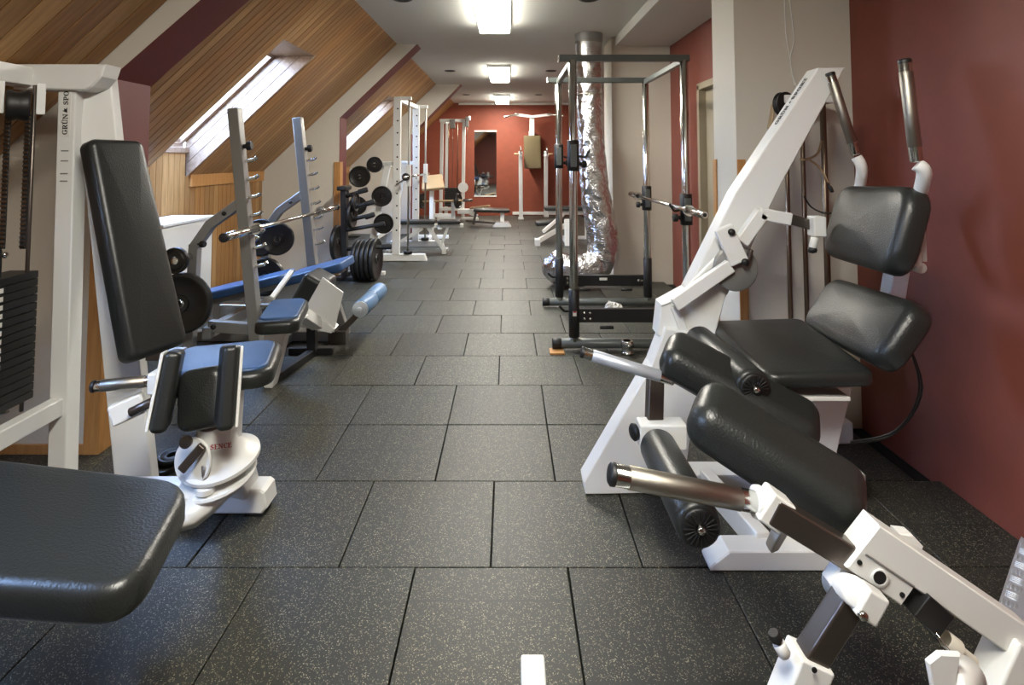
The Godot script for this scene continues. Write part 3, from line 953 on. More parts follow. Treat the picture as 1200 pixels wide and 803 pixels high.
func pad_flat(parent: Node3D, called: String, pts: Array, y: float, thick: float, cut: float, edge: float, mat: Material, dome := 0.008) -> MeshInstance3D:
	# a level cushion of any outline (given anticlockwise from above), its top at height y
	var o := PackedVector2Array()
	var n := pts.size()
	for i in n:
		var p := Vector2(pts[i].x, -pts[i].z)
		var a := Vector2(pts[(i - 1 + n) % n].x, -pts[(i - 1 + n) % n].z)
		var b := Vector2(pts[(i + 1) % n].x, -pts[(i + 1) % n].z)
		var p0 := p + (a - p).normalized() * cut
		var p2 := p + (b - p).normalized() * cut
		for k in 6:
			var t := k / 5.0
			o.append(p0.lerp(p, t).lerp(p.lerp(p2, t), t))
	return part(parent, called, cushion(o, thick, edge, dome), mat, Transform3D(Basis(Vector3(1, 0, 0), Vector3(0, 0, -1), Vector3(0, 1, 0)), Vector3(0, y - thick, 0)))


func lettering(parent: Node3D, called: String, text: String, where: Vector3, right: Vector3, face: Vector3, height: float, mat: Material, bold := true) -> MeshInstance3D:
	var f := SystemFont.new()
	f.font_names = PackedStringArray(["Droid Serif"])
	f.font_weight = 700 if bold else 400
	var t := TextMesh.new()
	t.text = text
	t.font = f
	t.font_size = 48
	t.pixel_size = height / 36.0
	t.depth = 0.001
	t.curve_step = 4.0
	var x := right.normalized()
	var z := (face - x * face.dot(x)).normalized()
	return part(parent, called, t, mat, Transform3D(Basis(x, z.cross(x), z), where))


func ribbed_cap(rad: float) -> ArrayMesh:
	# a plastic end plug with raised spokes, facing +y
	var key := "cap%.4f" % rad
	if cache.has(key):
		return cache[key]
	var st := SurfaceTool.new()
	st.begin(Mesh.PRIMITIVE_TRIANGLES)
	st.append_from(lathe([Vector2(rad, 0), Vector2(rad, 0.004), Vector2(rad * 0.9, 0.008), Vector2(rad * 0.3, 0.006), Vector2(0, 0.006)], 28), 0, Transform3D())
	for k in 20:
		var b := Basis(Vector3.UP, TAU * k / 20)
		st.append_from(rbox(Vector3(rad * 0.6, 0.012, rad * 0.06), 0.001), 0, Transform3D(b, b * Vector3(rad * 0.62, 0.006, 0)))
	var m := st.commit()
	cache[key] = m
	return m


func foam_roller(parent: Node3D, called: String, a: Vector3, b: Vector3, rad: float, mat: Material) -> MeshInstance3D:
	# a cushioned roller from a to b, with a ribbed plug and a bolt at b
	var l := a.distance_to(b)
	var prof := [Vector2(0, 0), Vector2(rad * 0.75, 0), Vector2(rad * 0.93, rad * 0.10), Vector2(rad, rad * 0.3), Vector2(rad * 1.01, l * 0.5), Vector2(rad, l - rad * 0.3), Vector2(rad * 0.93, l - rad * 0.08), Vector2(rad * 0.82, l), Vector2(0, l)]
	var o := turned(parent, called, a, b - a, prof, mat, 28)
	var t := Transform3D(stand(b - a, Vector3(0, 0, 1)), b)
	part(o, "end_plug", ribbed_cap(rad * 0.80), M.black_plastic, t)
	part(o, "bolt", lathe([Vector2(0.011, 0), Vector2(0.011, 0.012), Vector2(0.008, 0.016), Vector2(0, 0.018)], 12), M.chrome, t.translated((b - a).normalized() * 0.005))
	return o


func grip(parent: Node3D, called: String, a: Vector3, b: Vector3, rad: float, knurl: Material) -> MeshInstance3D:
	# a steel handle from the machine (a) to its free end (b): bare neck, knurled sleeve, bright ring, black plug
	var o := rod(parent, called, a, b, rad * 0.95, M.chrome, 18)
	var u := (b - a).normalized()
	var l := a.distance_to(b)
	rod(o, "knurled_sleeve", a + u * l * 0.14, b - u * minf(0.03, l * 0.1), rad, knurl, 20)
	turned(o, "end_plug", b - u * 0.004, u, [Vector2(rad, 0), Vector2(rad, 0.008), Vector2(rad * 0.8, 0.012), Vector2(0, 0.013)], M.black_plastic, 18)
	return o


func plate_disc(parent: Node3D, called: String, c: Vector3, axis: Vector3, rad: float, thick: float, mat: Material) -> MeshInstance3D:
	# a cast weight plate with raised rim and hub, centred on c
	var h := thick / 2
	var p := [Vector2(0.026, -h * 0.9), Vector2(0.05, -h), Vector2(0.055, -h * 0.5), Vector2(rad * 0.80, -h * 0.4), Vector2(rad * 0.86, -h), Vector2(rad * 0.97, -h), Vector2(rad, -h * 0.7), Vector2(rad, h * 0.7), Vector2(rad * 0.97, h), Vector2(rad * 0.86, h), Vector2(rad * 0.80, h * 0.4), Vector2(0.055, h * 0.5), Vector2(0.05, h), Vector2(0.026, h * 0.9), Vector2(0.026, -h * 0.9)]
	return turned(parent, called, c, axis, p, mat, 36)


func weight_plate(label: String, c: Vector3, axis: Vector3, rad: float, thick: float, group: String, mat: Material = null) -> void:
	var t := thing("weight_plate", label, "weight plate", c, group)
	plate_disc(t, "disc", c, axis, rad, thick, mat if mat else M.black_iron)


func bolt(parent: Node3D, where: Vector3, axis: Vector3, rad: float, mat: Material) -> MeshInstance3D:
	return turned(parent, "bolt", where, axis, [Vector2(rad, 0), Vector2(rad, rad * 0.5), Vector2(rad * 0.7, rad * 0.9), Vector2(0, rad)], mat, 12)


func knob(parent: Node3D, called: String, where: Vector3, axis: Vector3, rad: float, l: float, mat: Material) -> MeshInstance3D:
	return turned(parent, called, where, axis, [Vector2(rad * 0.5, 0), Vector2(rad * 0.5, l * 0.35), Vector2(rad, l * 0.45), Vector2(rad, l * 0.85), Vector2(rad * 0.8, l), Vector2(0, l)], mat, 16)


# ---------------------------------------------------------------- left of the aisle
func bench_pad_machine() -> void:
	var base := V(-1.05, 0, 1.2)
	var t := thing("padded_bench", "thick black vinyl bench pad on a white pedestal, beside the weight stack", "bench", base)
	var h := 0.56
	pad_flat(t, "pad", [on(156, 694, h), on(229, 561, h), V(-1.50, h, 1.56), V(-1.50, h, 1.13)], h, 0.07, 0.10, 0.026, M.black_vinyl, 0.0)
	box(t, "pad_board", V(-1.12, h - 0.078, 1.25), Vector3(0.5, 0.016, 0.22), M.black_plastic, 0.004)
	beam(t, "post", V(-1.12, 0.05, 1.22), V(-1.12, h - 0.09, 1.22), 0.08, 0.08, M.white_enamel)
	beam(t, "foot", V(-1.50, 0.03, 1.22), V(-0.95, 0.03, 1.22), 0.06, 0.08, M.white_enamel)


func hip_machine() -> void:
	# hip adductor with its weight stack; the sitter faces the aisle
	var t := thing("hip_machine", "white hip machine with a tall black backrest, blue seat and weight stack", "gym machine", V(-1.6, 0, 2.3))
	var w: Material = M.white_enamel
	# tower
	var post := beam(t, "tower_post", V(-1.745, 0.0, 2.29), V(-1.765, 1.66, 2.29), 0.072, 0.07, w)
	box(t, "post_foot", V(-1.77, 0.02, 2.29), Vector3(0.15, 0.04, 0.1), w, 0.006)
	# top beam: along the tower, then towards the viewer
	var yt := 1.664
	plate(t, "top_beam", [[-1.965, yt - 0.05], [-1.68, yt - 0.055], [-1.65, yt - 0.04], [-1.615, yt], [-1.60, yt + 0.05], [-1.965, yt + 0.05]], 2.235, 0.10, w, 0.006)
	beam(t, "top_beam", V(-1.935, yt, 2.27), V(-1.935, yt, 1.45), 0.10, 0.075, w, Vector3(0, 1, 0))
	beam(t, "low_rail", V(-1.755, 0.375, 2.28), V(-1.755, 0.375, 1.5), 0.05, 0.068, w, Vector3(0, 1, 0))
	beam(t, "tower_post", V(-1.80, 0.0, 1.48), V(-1.90, 1.62, 1.48), 0.07, 0.07, w)
	# weight stack
	for k in 15:
		var y := 0.435 + k * 0.0300
		var p := box(t, "stack_plate", V(-1.855, y + 0.0140, 2.0), Vector3(0.11, 0.0278, 0.40), M.black_iron, 0.003)
		box(p, "number_tag", V(-1.7995, y + 0.0140, 2.04), Vector3(0.002, 0.017, 0.017), M.label_white, 0.0005)
	box(t, "head_plate", V(-1.855, 0.898, 2.0), Vector3(0.11, 0.027, 0.40), M.black_iron, 0.003)
	box(t, "head_block", V(-1.855, 0.942, 2.0), Vector3(0.05, 0.07, 0.15), M.black_plastic, 0.004)
	turned(t, "head_pulley", V(-1.88, 0.99, 2.005), Vector3(1, 0, 0), [Vector2(0, 0), Vector2(0.063, 0), Vector2(0.068, 0.01), Vector2(0.054, 0.03), Vector2(0.068, 0.045), Vector2(0.063, 0.055), Vector2(0, 0.055)], M.black_plastic, 24)
	bolt(t, V(-1.824, 0.99, 2.075), Vector3(1, 0, 0), 0.011, M.chrome)
	for q in [[37.0, 2.16], [-20.0, 1.95]]:
		var g := at(q[0], 200, q[1])
		rod(t, "guide_rod", V(g.x, 0.40, q[1]), V(g.x, 1.62, q[1]), 0.007, M.dark_steel, 12)
	for y in [0.405, 0.416, 0.427]:
		turned(t, "spring_coil", V(-1.855, y, 2.13), Vector3.UP, [Vector2(0.013, 0), Vector2(0.020, 0.002), Vector2(0.020, 0.006), Vector2(0.013, 0.008), Vector2(0.013, 0)], M.chrome, 14)
	# top pulley between its two cheeks, turned a little to the aisle, and the toothed belt round it
	var ax0 := Vector3(0.76, 0, -0.65)
	var pc := at(21, 124, 2.12)
	for q in [-0.052, 0.066]:
		var pb := Basis(ax0, Vector3.UP, ax0.cross(Vector3.UP))
		box(t, "pulley_cheek", pc + ax0 * q + Vector3(0, 0.03, 0), Vector3(0.028, 0.12, 0.012), w, 0.003, pb)
	turned(t, "top_pulley", pc - ax0 * 0.034, ax0, [Vector2(0, 0), Vector2(0.055, 0), Vector2(0.06, 0.008), Vector2(0.053, 0.03), Vector2(0.053, 0.04), Vector2(0.06, 0.062), Vector2(0.055, 0.07), Vector2(0, 0.07)], M.black_plastic, 28)
	for px in [6.0, 30.0]:
		var b0 := at(px, 215, 2.12)
		var belt := box(t, "toothed_belt", Vector3(b0.x, 1.255, b0.z), Vector3(0.022, 0.50, 0.004), M.dark_rubber, 0.001)
		for k in 30:
			box(belt, "belt_tooth", Vector3(b0.x, 1.015 + k * 0.0165, b0.z + 0.004), Vector3(0.020, 0.007, 0.006), M.rusty_chrome, 0.001)
	# rounded cheeks at the foot of the stack
	for k in 2:
		plate(t, "foot_cheek", [[-1.79, 0.2], [-1.745, 0.2], [-1.745, 0.285], [-1.75, 0.305], [-1.767, 0.315], [-1.785, 0.305], [-1.79, 0.285]], 1.87 + k * 0.10, 0.02, w, 0.003)
	# brand plate on the post
	var tag := box(post, "brand_plate", V(-1.7625, 1.545, 2.2535), Vector3(0.038, 0.235, 0.002), M.label_white, 0.0005)
	lettering(tag, "brand_lettering", "GRÜN", V(-1.7625, 1.475, 2.2515), Vector3.UP, Vector3(0, 0, 1), 0.021, M.ink)
	lettering(tag, "brand_lettering", "SPORT", V(-1.7625, 1.60, 2.2515), Vector3.UP, Vector3(0, 0, 1), 0.021, M.ink)
	part(tag, "brand_mark", prism(flat([[-0.012, 0.008], [0, -0.011], [0.012, 0.008], [0.004, 0.004], [0, 0.011], [-0.004, 0.004]]), 0.001), M.ink, Transform3D(Basis(Vector3(0, 0, 1), 0.6), V(-1.7625, 1.53, 2.2515)))
	for y in [1.37, 1.33, 1.28, 1.25]:
		box(post, "print_mark", V(-1.7615, y, 2.2545), Vector3(0.03, 0.005, 0.001), M.silver_paint, 0.0002)
	# leaning post that carries the backrest
	var p0 := at(162, 583, 2.34)
	var p1 := at(112, 80, 2.36)
	p0.y = 0.02
	beam(t, "back_post", p0, p1, 0.125, 0.10, w, Vector3(0.35, 0, 1))
	bolt(t, at(146, 400, 2.245), Vector3(0.2, 0, 1), 0.011, M.black_iron)
	pad4(t, "backrest", at(156, 424, 2.09), at(223, 402, 2.33), at(109, 164, 2.20), at(167, 160, 2.40), 0.075, 0.035, 0.028, M.black_vinyl, 0.006)
	box(t, "backrest_bracket", at(195, 415, 2.33), Vector3(0.14, 0.04, 0.05), M.dark_steel, 0.004)
	# seat with its blue top
	var s := [on(192, 444, 0.585), on(312, 440, 0.585), on(212, 404, 0.585), on(330, 400, 0.585)]
	pad4(t, "seat", s[0], s[1], s[2], s[3], 0.06, 0.07, 0.026, M.black_vinyl, 0.0)
	for i in 4:
		s[i].y = 0.594
	var m: Vector3 = (s[0] + s[1] + s[2] + s[3]) / 4
	var k := s.map(func(v): return m + (v - m) * 0.88)
	pad4(t, "seat_top", k[0], k[1], k[2], k[3], 0.03, 0.06, 0.010, M.blue_vinyl, 0.006)
	# front cushion between the two thigh pads
	var f := [at(203, 508, 1.90), at(257, 503, 1.90), at(205, 432, 1.96), at(259, 430, 1.96)]
	pad4(t, "front_cushion", f[0], f[1], f[2], f[3], 0.07, 0.04, 0.03, M.black_vinyl, 0.006)
	for q in [[188, 502, 206, 412, -1.0], [262, 500, 269, 406, 1.0]]:
		var look := Vector3(0.5 if q[4] > 0.0 else 0.36, 0, 0.87)
		var a := at(q[0], q[1], 1.87)
		var b := at(q[2], q[3], 1.93)
		var pd := part(t, "thigh_pad", rbox(Vector3(0.05, a.distance_to(b) + 0.01, 0.15), 0.018, 3), M.black_vinyl, Transform3D(stand(b - a, look), (a + b) / 2))
		var side: Vector3 = stand(b - a, look).x * q[4]
		beam(pd, "pad_plate", a + side * 0.032 + (b - a) * 0.0, b + side * 0.032, 0.010, 0.13, w, look, 0.003)
	# side handle and adjuster
	grip(t, "handle", at(182, 446, 1.90), at(110, 453, 1.86), 0.019, M.brushed_steel)
	box(t, "handle_socket", at(184, 447, 1.90), Vector3(0.035, 0.07, 0.06), w, 0.008)
	beam(t, "adjuster_arm", at(130, 488, 1.88), at(170, 470, 1.92), 0.065, 0.05, w, Vector3(0, 0, 1), 0.008)
	rod(t, "adjuster_rod", at(152, 484, 1.86), at(185, 468, 1.88), 0.015, M.dark_steel, 14)
	# pedestal: hub, two round flanges, sweeping foot
	var hub := at(262, 530, 2.0)
	beam(t, "hub_post", V(hub.x - 0.03, 0.26, 2.02), V(hub.x - 0.03, 0.53, 2.04), 0.12, 0.10, w, Vector3(0, 0, 1), 0.01)
	var ax := Vector3(-0.10, 1, 0.22)
	turned(t, "flange", V(hub.x - 0.015, 0.285, 2.03), ax, [Vector2(0, 0), Vector2(0.105, 0), Vector2(0.122, 0.006), Vector2(0.122, 0.018), Vector2(0.09, 0.035), Vector2(0.06, 0.07), Vector2(0.055, 0.16), Vector2(0, 0.16)], w, 40)
	turned(t, "flange", V(hub.x - 0.02, 0.205, 2.03), ax, [Vector2(0, 0), Vector2(0.05, 0), Vector2(0.10, 0.018), Vector2(0.118, 0.034), Vector2(0.122, 0.042), Vector2(0.118, 0.05), Vector2(0, 0.05)], w, 40)
	turned(t, "counter_disc", at(228, 540, 1.95), Vector3(-0.3, 0.15, 1), [Vector2(0, 0), Vector2(0.07, 0), Vector2(0.075, 0.006), Vector2(0.072, 0.012), Vector2(0, 0.012)], w, 32)
	beam(t, "lever", at(212, 552, 1.90), at(238, 522, 1.92), 0.03, 0.02, M.dark_steel)
	turned(t, "lever_pivot", at(219, 517, 1.91), Vector3(0, 0, 1), [Vector2(0.02, 0), Vector2(0.02, 0.012), Vector2(0, 0.014)], M.dark_steel, 16)
	rod(t, "pin", at(241, 575, 1.93), at(241, 545, 1.93), 0.013, M.brushed_steel, 14)
	turned(t, "pin_collar", at(241, 577, 1.93), Vector3.UP, [Vector2(0, 0), Vector2(0.028, 0), Vector2(0.028, 0.016), Vector2(0.02, 0.02), Vector2(0, 0.02)], w, 20)
	lettering(t, "red_lettering", "SENCE", at(259, 523, 1.925), Vector3(1, 0.12, 0), Vector3(-0.2, 0.1, 1), 0.016, M.red_ink)
	# sweeping foot, a curved white casting that runs down to the floor
	var st := SurfaceTool.new()
	st.begin(Mesh.PRIMITIVE_TRIANGLES)
	st.set_smooth_group(0)
	var left := [at(230, 560, 1.98), at(226, 578, 1.93), at(215, 592, 1.88), at(196, 608, 1.85), at(178, 621, 1.83)]
	var right := [at(282, 562, 2.02), at(262, 580, 1.97), at(246, 596, 1.92), at(226, 612, 1.88), at(188, 622, 1.84)]
	for i in 4:
		var u: Vector3 = left[i]
		var v: Vector3 = left[i + 1]
		var p: Vector3 = right[i]
		var q: Vector3 = right[i + 1]
		var dn := Vector3(0, -0.03, -0.02)
		for quad in [[u, p, q, v], [u + dn, v + dn, q + dn, p + dn], [u, v, v + dn, u + dn], [p, p + dn, q + dn, q]]:
			for n in [0, 1, 2, 0, 2, 3]:
				st.add_vertex(quad[n])
	st.index()
	st.generate_normals()
	part(t, "sweeping_foot", st.commit(), w, Transform3D())
	beam(t, "pedestal", V(hub.x - 0.06, 0.05, 2.27), V(hub.x - 0.03, 0.25, 2.12), 0.11, 0.10, w, Vector3(0, 0, 1), 0.012)
	# base rail with its blunt end
	plate(t, "base_rail", [[-1.55, 0.008], [-0.925, 0.008], [-0.905, 0.03], [-0.915, 0.085], [-0.93, 0.096], [-1.55, 0.096]], 2.195, 0.10, w, 0.006)
	box(t, "rail_glide", V(-0.955, 0.005, 2.24), Vector3(0.07, 0.01, 0.09), M.black_plastic, 0.002)


func preacher_bench() -> void:
	# arm-curl bench with a small saddle and a black arm pad, its back to the aisle
	var t := thing("arm_curl_bench", "white arm-curl bench with a small blue saddle and black arm pad", "bench", V(-1.35, 0, 3.65))
	var w: Material = M.white_enamel
	var s := [on(300, 376, 0.475), on(347, 378, 0.475), on(318, 350, 0.475), on(362, 350, 0.475)]
	pad4(t, "saddle", s[0], s[1], s[2], s[3], 0.07, 0.06, 0.03, M.black_vinyl, 0.0)
	for i in 4:
		s[i].y = 0.485
	var m: Vector3 = (s[0] + s[1] + s[2] + s[3]) / 4
	var k := s.map(func(v): return m + (v - m) * 0.86)
	pad4(t, "saddle_top", k[0], k[1], k[2], k[3], 0.03, 0.055, 0.010, M.blue_vinyl, 0.008)
	# bent stem: floor plate up to the saddle, and on to the arm pad
	plate(t, "stem", [[at(312, 455, 3.40).x, 0.0], [at(320, 455, 3.40).x, 0.0], [at(335, 395, 3.40).x, 0.30], [at(358, 368, 3.40).x, 0.40], [at(350, 362, 3.40).x, 0.42], [at(314, 374, 3.40).x, 0.40], [at(312, 385, 3.40).x, 0.33], [at(303, 440, 3.40).x, 0.05]], 3.38, 0.09, w, 0.005)
	beam(t, "cross_beam", at(350, 366, 3.46), at(372, 380, 3.72), 0.07, 0.07, w)
	beam(t, "cross_beam", at(318, 350, 3.66), at(342, 318, 3.9), 0.03, 0.03, w)
	# arm pad and its white end plates
	var d := 3.72
	var e := [at(378, 325, d), at(402, 343, d), at(391, 390, d), at(372, 378, d), at(357, 362, d)]
	plate(t, "end_plate", e.map(func(v): return [v.x, v.y]), d, 0.012, w, 0.003)
	var q := [at(358, 362, d), at(377, 326, d)]
	var b := stand(q[1] - q[0], Vector3(0, 0, 1))
	part(t, "arm_pad", rbox(Vector3(0.17, q[0].distance_to(q[1]) + 0.06, 0.27), 0.035, 3), M.black_vinyl, Transform3D(b, (q[0] + q[1]) / 2 + Vector3(-0.06, -0.035, -0.155)))
	var lo := [at(346, 366, d - 0.02), at(358, 360, d - 0.02), at(392, 386, d - 0.02), at(388, 391, d - 0.02), at(350, 383, d - 0.02)]
	plate(t, "panel_arm", lo.map(func(v): return [v.x, v.y]), d - 0.02, 0.10, w, 0.004)
	beam(t, "base_rail", V(-1.40, 0.025, 3.47), V(-1.32, 0.025, 3.98), 0.05, 0.05, M.black_iron)
	beam(t, "base_rail", V(-1.50, 0.025, 3.96), V(-1.20, 0.025, 3.96), 0.05, 0.05, M.black_iron)
	beam(t, "pad_post", V(-1.33, 0.04, 3.92), V(-1.33, 0.30, 3.90), 0.06, 0.06, M.black_iron)


func decline_station() -> void:
	# decline press station: two leaning uprights with pegs, blue bench between them
	var t := thing("decline_press_station", "silver decline press station with blue pads and peg-lined uprights", "weight bench", V(-1.7, 0, 4.25))
	var sv: Material = M.silver_paint
	var ups := [[at(275, 127, 3.77), V(-1.625, 0.0, 3.77), 3.77], [at(349, 138, 4.74), V(-1.560, 0.0, 4.74), 4.74]]
	for u in ups:
		var top: Vector3 = u[0]
		var bot: Vector3 = u[1]
		var d: float = u[2]
		var up := beam(t, "upright", bot, top, 0.072, 0.075, sv)
		var dir := (top - bot).normalized()
		for h in [1.32, 1.20, 1.08, 0.96, 0.842, 0.75, 0.63]:
			var p: Vector3 = bot + dir * (h / dir.y) + Vector3(0.03, 0, 0.0)
			bent(up, "peg", [p, p + Vector3(0.06, 0.012, 0.0), p + Vector3(0.085, 0.03, 0)], 0.011, M.chrome, 10)
		var kp := bot + dir * (1.42 / dir.y) + Vector3(0.036, 0, 0.0)
		knob(up, "knob", kp, Vector3(1, 0.1, 0), 0.030, 0.055, M.black_plastic)
		# brace curving back to the rear post, which holds spare plates
		var b0 := bot + dir * (1.06 / dir.y)
		var b1 := Vector3(b0.x - 0.22, 0.90, b0.z)
		var b2 := Vector3(b0.x - 0.31, 0.76, b0.z)
		var b3 := Vector3(b0.x - 0.33, 0.0, b0.z)
		beam(up, "brace", b0, b1, 0.062, 0.06, sv)
		beam(up, "brace", b1 + Vector3(0.01, 0.008, 0), b2, 0.062, 0.06, sv)
		beam(t, "rear_post", b3, b2 + Vector3(0, 0.02, 0), 0.062, 0.06, sv)
		bolt(up, (b0 + b1) / 2 + Vector3(0, 0, 0.031), Vector3(0, 0, 1), 0.014, M.black_iron)
		knob(up, "knob", b2 + Vector3(0.03, 0.02, 0.02), Vector3(1, 0, 0.2), 0.022, 0.05, M.black_plastic)
		for y in [0.70, 0.42]:
			rod(t, "storage_peg", V(b3.x, y, d + 0.02), V(b3.x, y, d - 0.20 if d < 4.0 else d - 0.16), 0.024, M.chrome, 14)
	# base
	beam(t, "base_rail", V(-2.3, 0.04, 4.25), V(-1.18, 0.04, 4.25), 0.07, 0.07, sv)
	beam(t, "base_rail", V(-1.64, 0.035, 3.70), V(-1.58, 0.035, 4.82), 0.06, 0.07, sv)
	beam(t, "base_rail", V(-1.97, 0.20, 3.76), V(-1.95, 0.20, 4.75), 0.075, 0.06, sv)
	beam(t, "side_rail", V(-1.97, 0.24, 3.80), V(-1.62, 0.22, 3.78), 0.075, 0.05, sv)
	bolt(t, V(-1.93, 0.24, 3.775), Vector3(0, 0, 1), 0.018, M.black_iron)
	# perforated grip on a short rail beside the seat
	var gr := beam(t, "spotter_step", V(-1.90, 0.375, 3.80), V(-1.66, 0.372, 3.80), 0.012, 0.05, M.chrome)
	rod(gr, "step_rod", V(-1.70, 0.37, 3.80), V(-1.50, 0.372, 3.80), 0.013, M.silver_paint, 12)
	# pads: the back section slopes down to the wall, the seat section rises to the aisle
	pad4(t, "back_pad", V(-2.30, 0.345, 4.13), V(-1.635, 0.505, 4.13), V(-2.30, 0.345, 4.42), V(-1.635, 0.505, 4.42), 0.06, 0.04, 0.02, M.blue_vinyl, 0.006)
	pad4(t, "seat_pad", V(-1.62, 0.485, 4.07), V(-1.195, 0.60, 4.07), V(-1.62, 0.485, 4.44), V(-1.195, 0.60, 4.44), 0.06, 0.035, 0.016, M.blue_vinyl, 0.005)
	beam(t, "pad_rail", V(-2.25, 0.27, 4.27), V(-1.22, 0.525, 4.27), 0.05, 0.08, sv)
	beam(t, "front_leg", V(-1.20, 0.04, 4.27), V(-1.36, 0.50, 4.27), 0.06, 0.06, sv)
	beam(t, "rear_leg", V(-2.15, 0.04, 4.27), V(-2.15, 0.31, 4.27), 0.06, 0.06, sv)
	box(t, "adjuster", V(-1.37, 0.44, 4.27), Vector3(0.09, 0.12, 0.10), M.black_plastic, 0.01)
	knob(t, "yellow_knob", V(-1.30, 0.40, 4.21), Vector3(0.5, -0.2, 0.6), 0.020, 0.05, M.yellow_plastic)
	# ankle rollers on a low dark arm
	var f := box(t, "front_foot", V(-1.24, 0.045, 4.22), Vector3(0.13, 0.09, 0.10), M.dark_steel, 0.006)
	beam(f, "roller_arm", V(-1.24, 0.06, 4.22), V(-1.02, 0.29, 4.25), 0.045, 0.045, M.dark_steel)
	rod(t, "roller_axle", V(-1.025, 0.295, 3.98), V(-1.0, 0.305, 4.56), 0.016, M.chrome, 12)
	for q in [[3.99, 4.24], [4.29, 4.55]]:
		var a := V(-1.025, 0.297, q[0])
		var b := V(-1.012, 0.302, q[1])
		var rr := turned(t, "ankle_roller", a, b - a, [Vector2(0, 0), Vector2(0.05, 0), Vector2(0.06, 0.012), Vector2(0.06, 0.238), Vector2(0.05, 0.25), Vector2(0, 0.25)], M.sky_vinyl, 24)
		turned(rr, "end_disc", a + Vector3(0, 0, 0.002), Vector3(0, 0, 1), [Vector2(0.055, 0), Vector2(0.055, 0.006), Vector2(0.03, 0.012), Vector2(0.018, 0.014), Vector2(0.016, 0.028), Vector2(0, 0.03)], M.aluminium, 24)
	# the bar
	var bar := thing("barbell", "chrome barbell resting on the pegs of the decline press station", "barbell", V(-1.68, 0.88, 4.4))
	rod(bar, "shaft", V(-1.645, 0.883, 3.70), V(-1.625, 0.883, 5.02), 0.014, M.chrome, 14)
	rod(bar, "sleeve", V(-1.647, 0.883, 3.72), V(-1.652, 0.88, 3.32), 0.025, M.chrome, 18)
	rod(bar, "sleeve", V(-1.626, 0.883, 5.0), V(-1.62, 0.883, 5.40), 0.025, M.chrome, 18)
	for q in [[-1.652, 3.32], [-1.62, 5.40]]:
		turned(bar, "end_cap", V(q[0], 0.88, q[1]), Vector3(0, 0, 1 if q[1] < 4 else -1), [Vector2(0.027, -0.02), Vector2(0.028, 0.004), Vector2(0.02, 0.01), Vector2(0, 0.011)], M.black_plastic, 18)
	for q in [3.73, 4.99]:
		turned(bar, "collar", V(-1.646, 0.883, q), Vector3(0, 0, 1), [Vector2(0.02, -0.015), Vector2(0.038, -0.015), Vector2(0.038, 0.015), Vector2(0.02, 0.015)], M.chrome, 18)
	# spare plates on the rear posts
	var g := "spare plates on the decline press station"
	weight_plate("small black weight plate on the upper storage peg behind the white cabinet", V(-2.09, 0.70, 3.60), Vector3(0, 0, 1), 0.082, 0.03, g)
	weight_plate("large black weight plate on the low storage peg behind the backrest", V(-2.055, 0.43, 3.62), Vector3(0, 0, 1), 0.19, 0.045, g)
	weight_plate("black weight plate hanging behind the barbell shaft on the far upright", V(-2.0, 0.70, 4.63), Vector3(0, 0, 1), 0.15, 0.035, g)
	weight_plate("black ring-gripped weight plate beside the far upright of the decline station", V(-1.84, 0.70, 4.56), Vector3(0.1, 0, 1), 0.13, 0.03, g)
	weight_plate("black weight plate on the lower peg of the far upright", V(-1.93, 0.40, 4.56), Vector3(0, 0, 1), 0.15, 0.05, g)


func white_cabinet() -> void:
	var t := thing("white_cabinet", "plain white cabinet against the pine board wall", "cabinet", V(-2.65, 0, 4.46))
	box(t, "body", V(-2.66, 0.43, 4.46), Vector3(0.34, 0.82, 0.70), M.white_enamel, 0.006)
	box(t, "top", V(-2.655, 0.852, 4.46), Vector3(0.36, 0.022, 0.72), M.white_enamel, 0.004)
	box(t, "plinth", V(-2.67, 0.012, 4.46), Vector3(0.30, 0.025, 0.66), M.black_plastic, 0.003)


func floor_weights() -> void:
	# two small change plates lying behind the hip machine
	var a := at(197, 527, 2.50)
	for k in 2:
		var y := 0.013 + 0.024 * k
		weight_plate(["small black plate lying flat on the floor behind the hip machine", "small black plate stacked askew on another behind the hip machine"][k], V(a.x - 0.03 + 0.025 * k, y, 2.50 + 0.05 * k), Vector3(0.02, 1, 0.03 * k), 0.06, 0.022, "small plates on the floor")


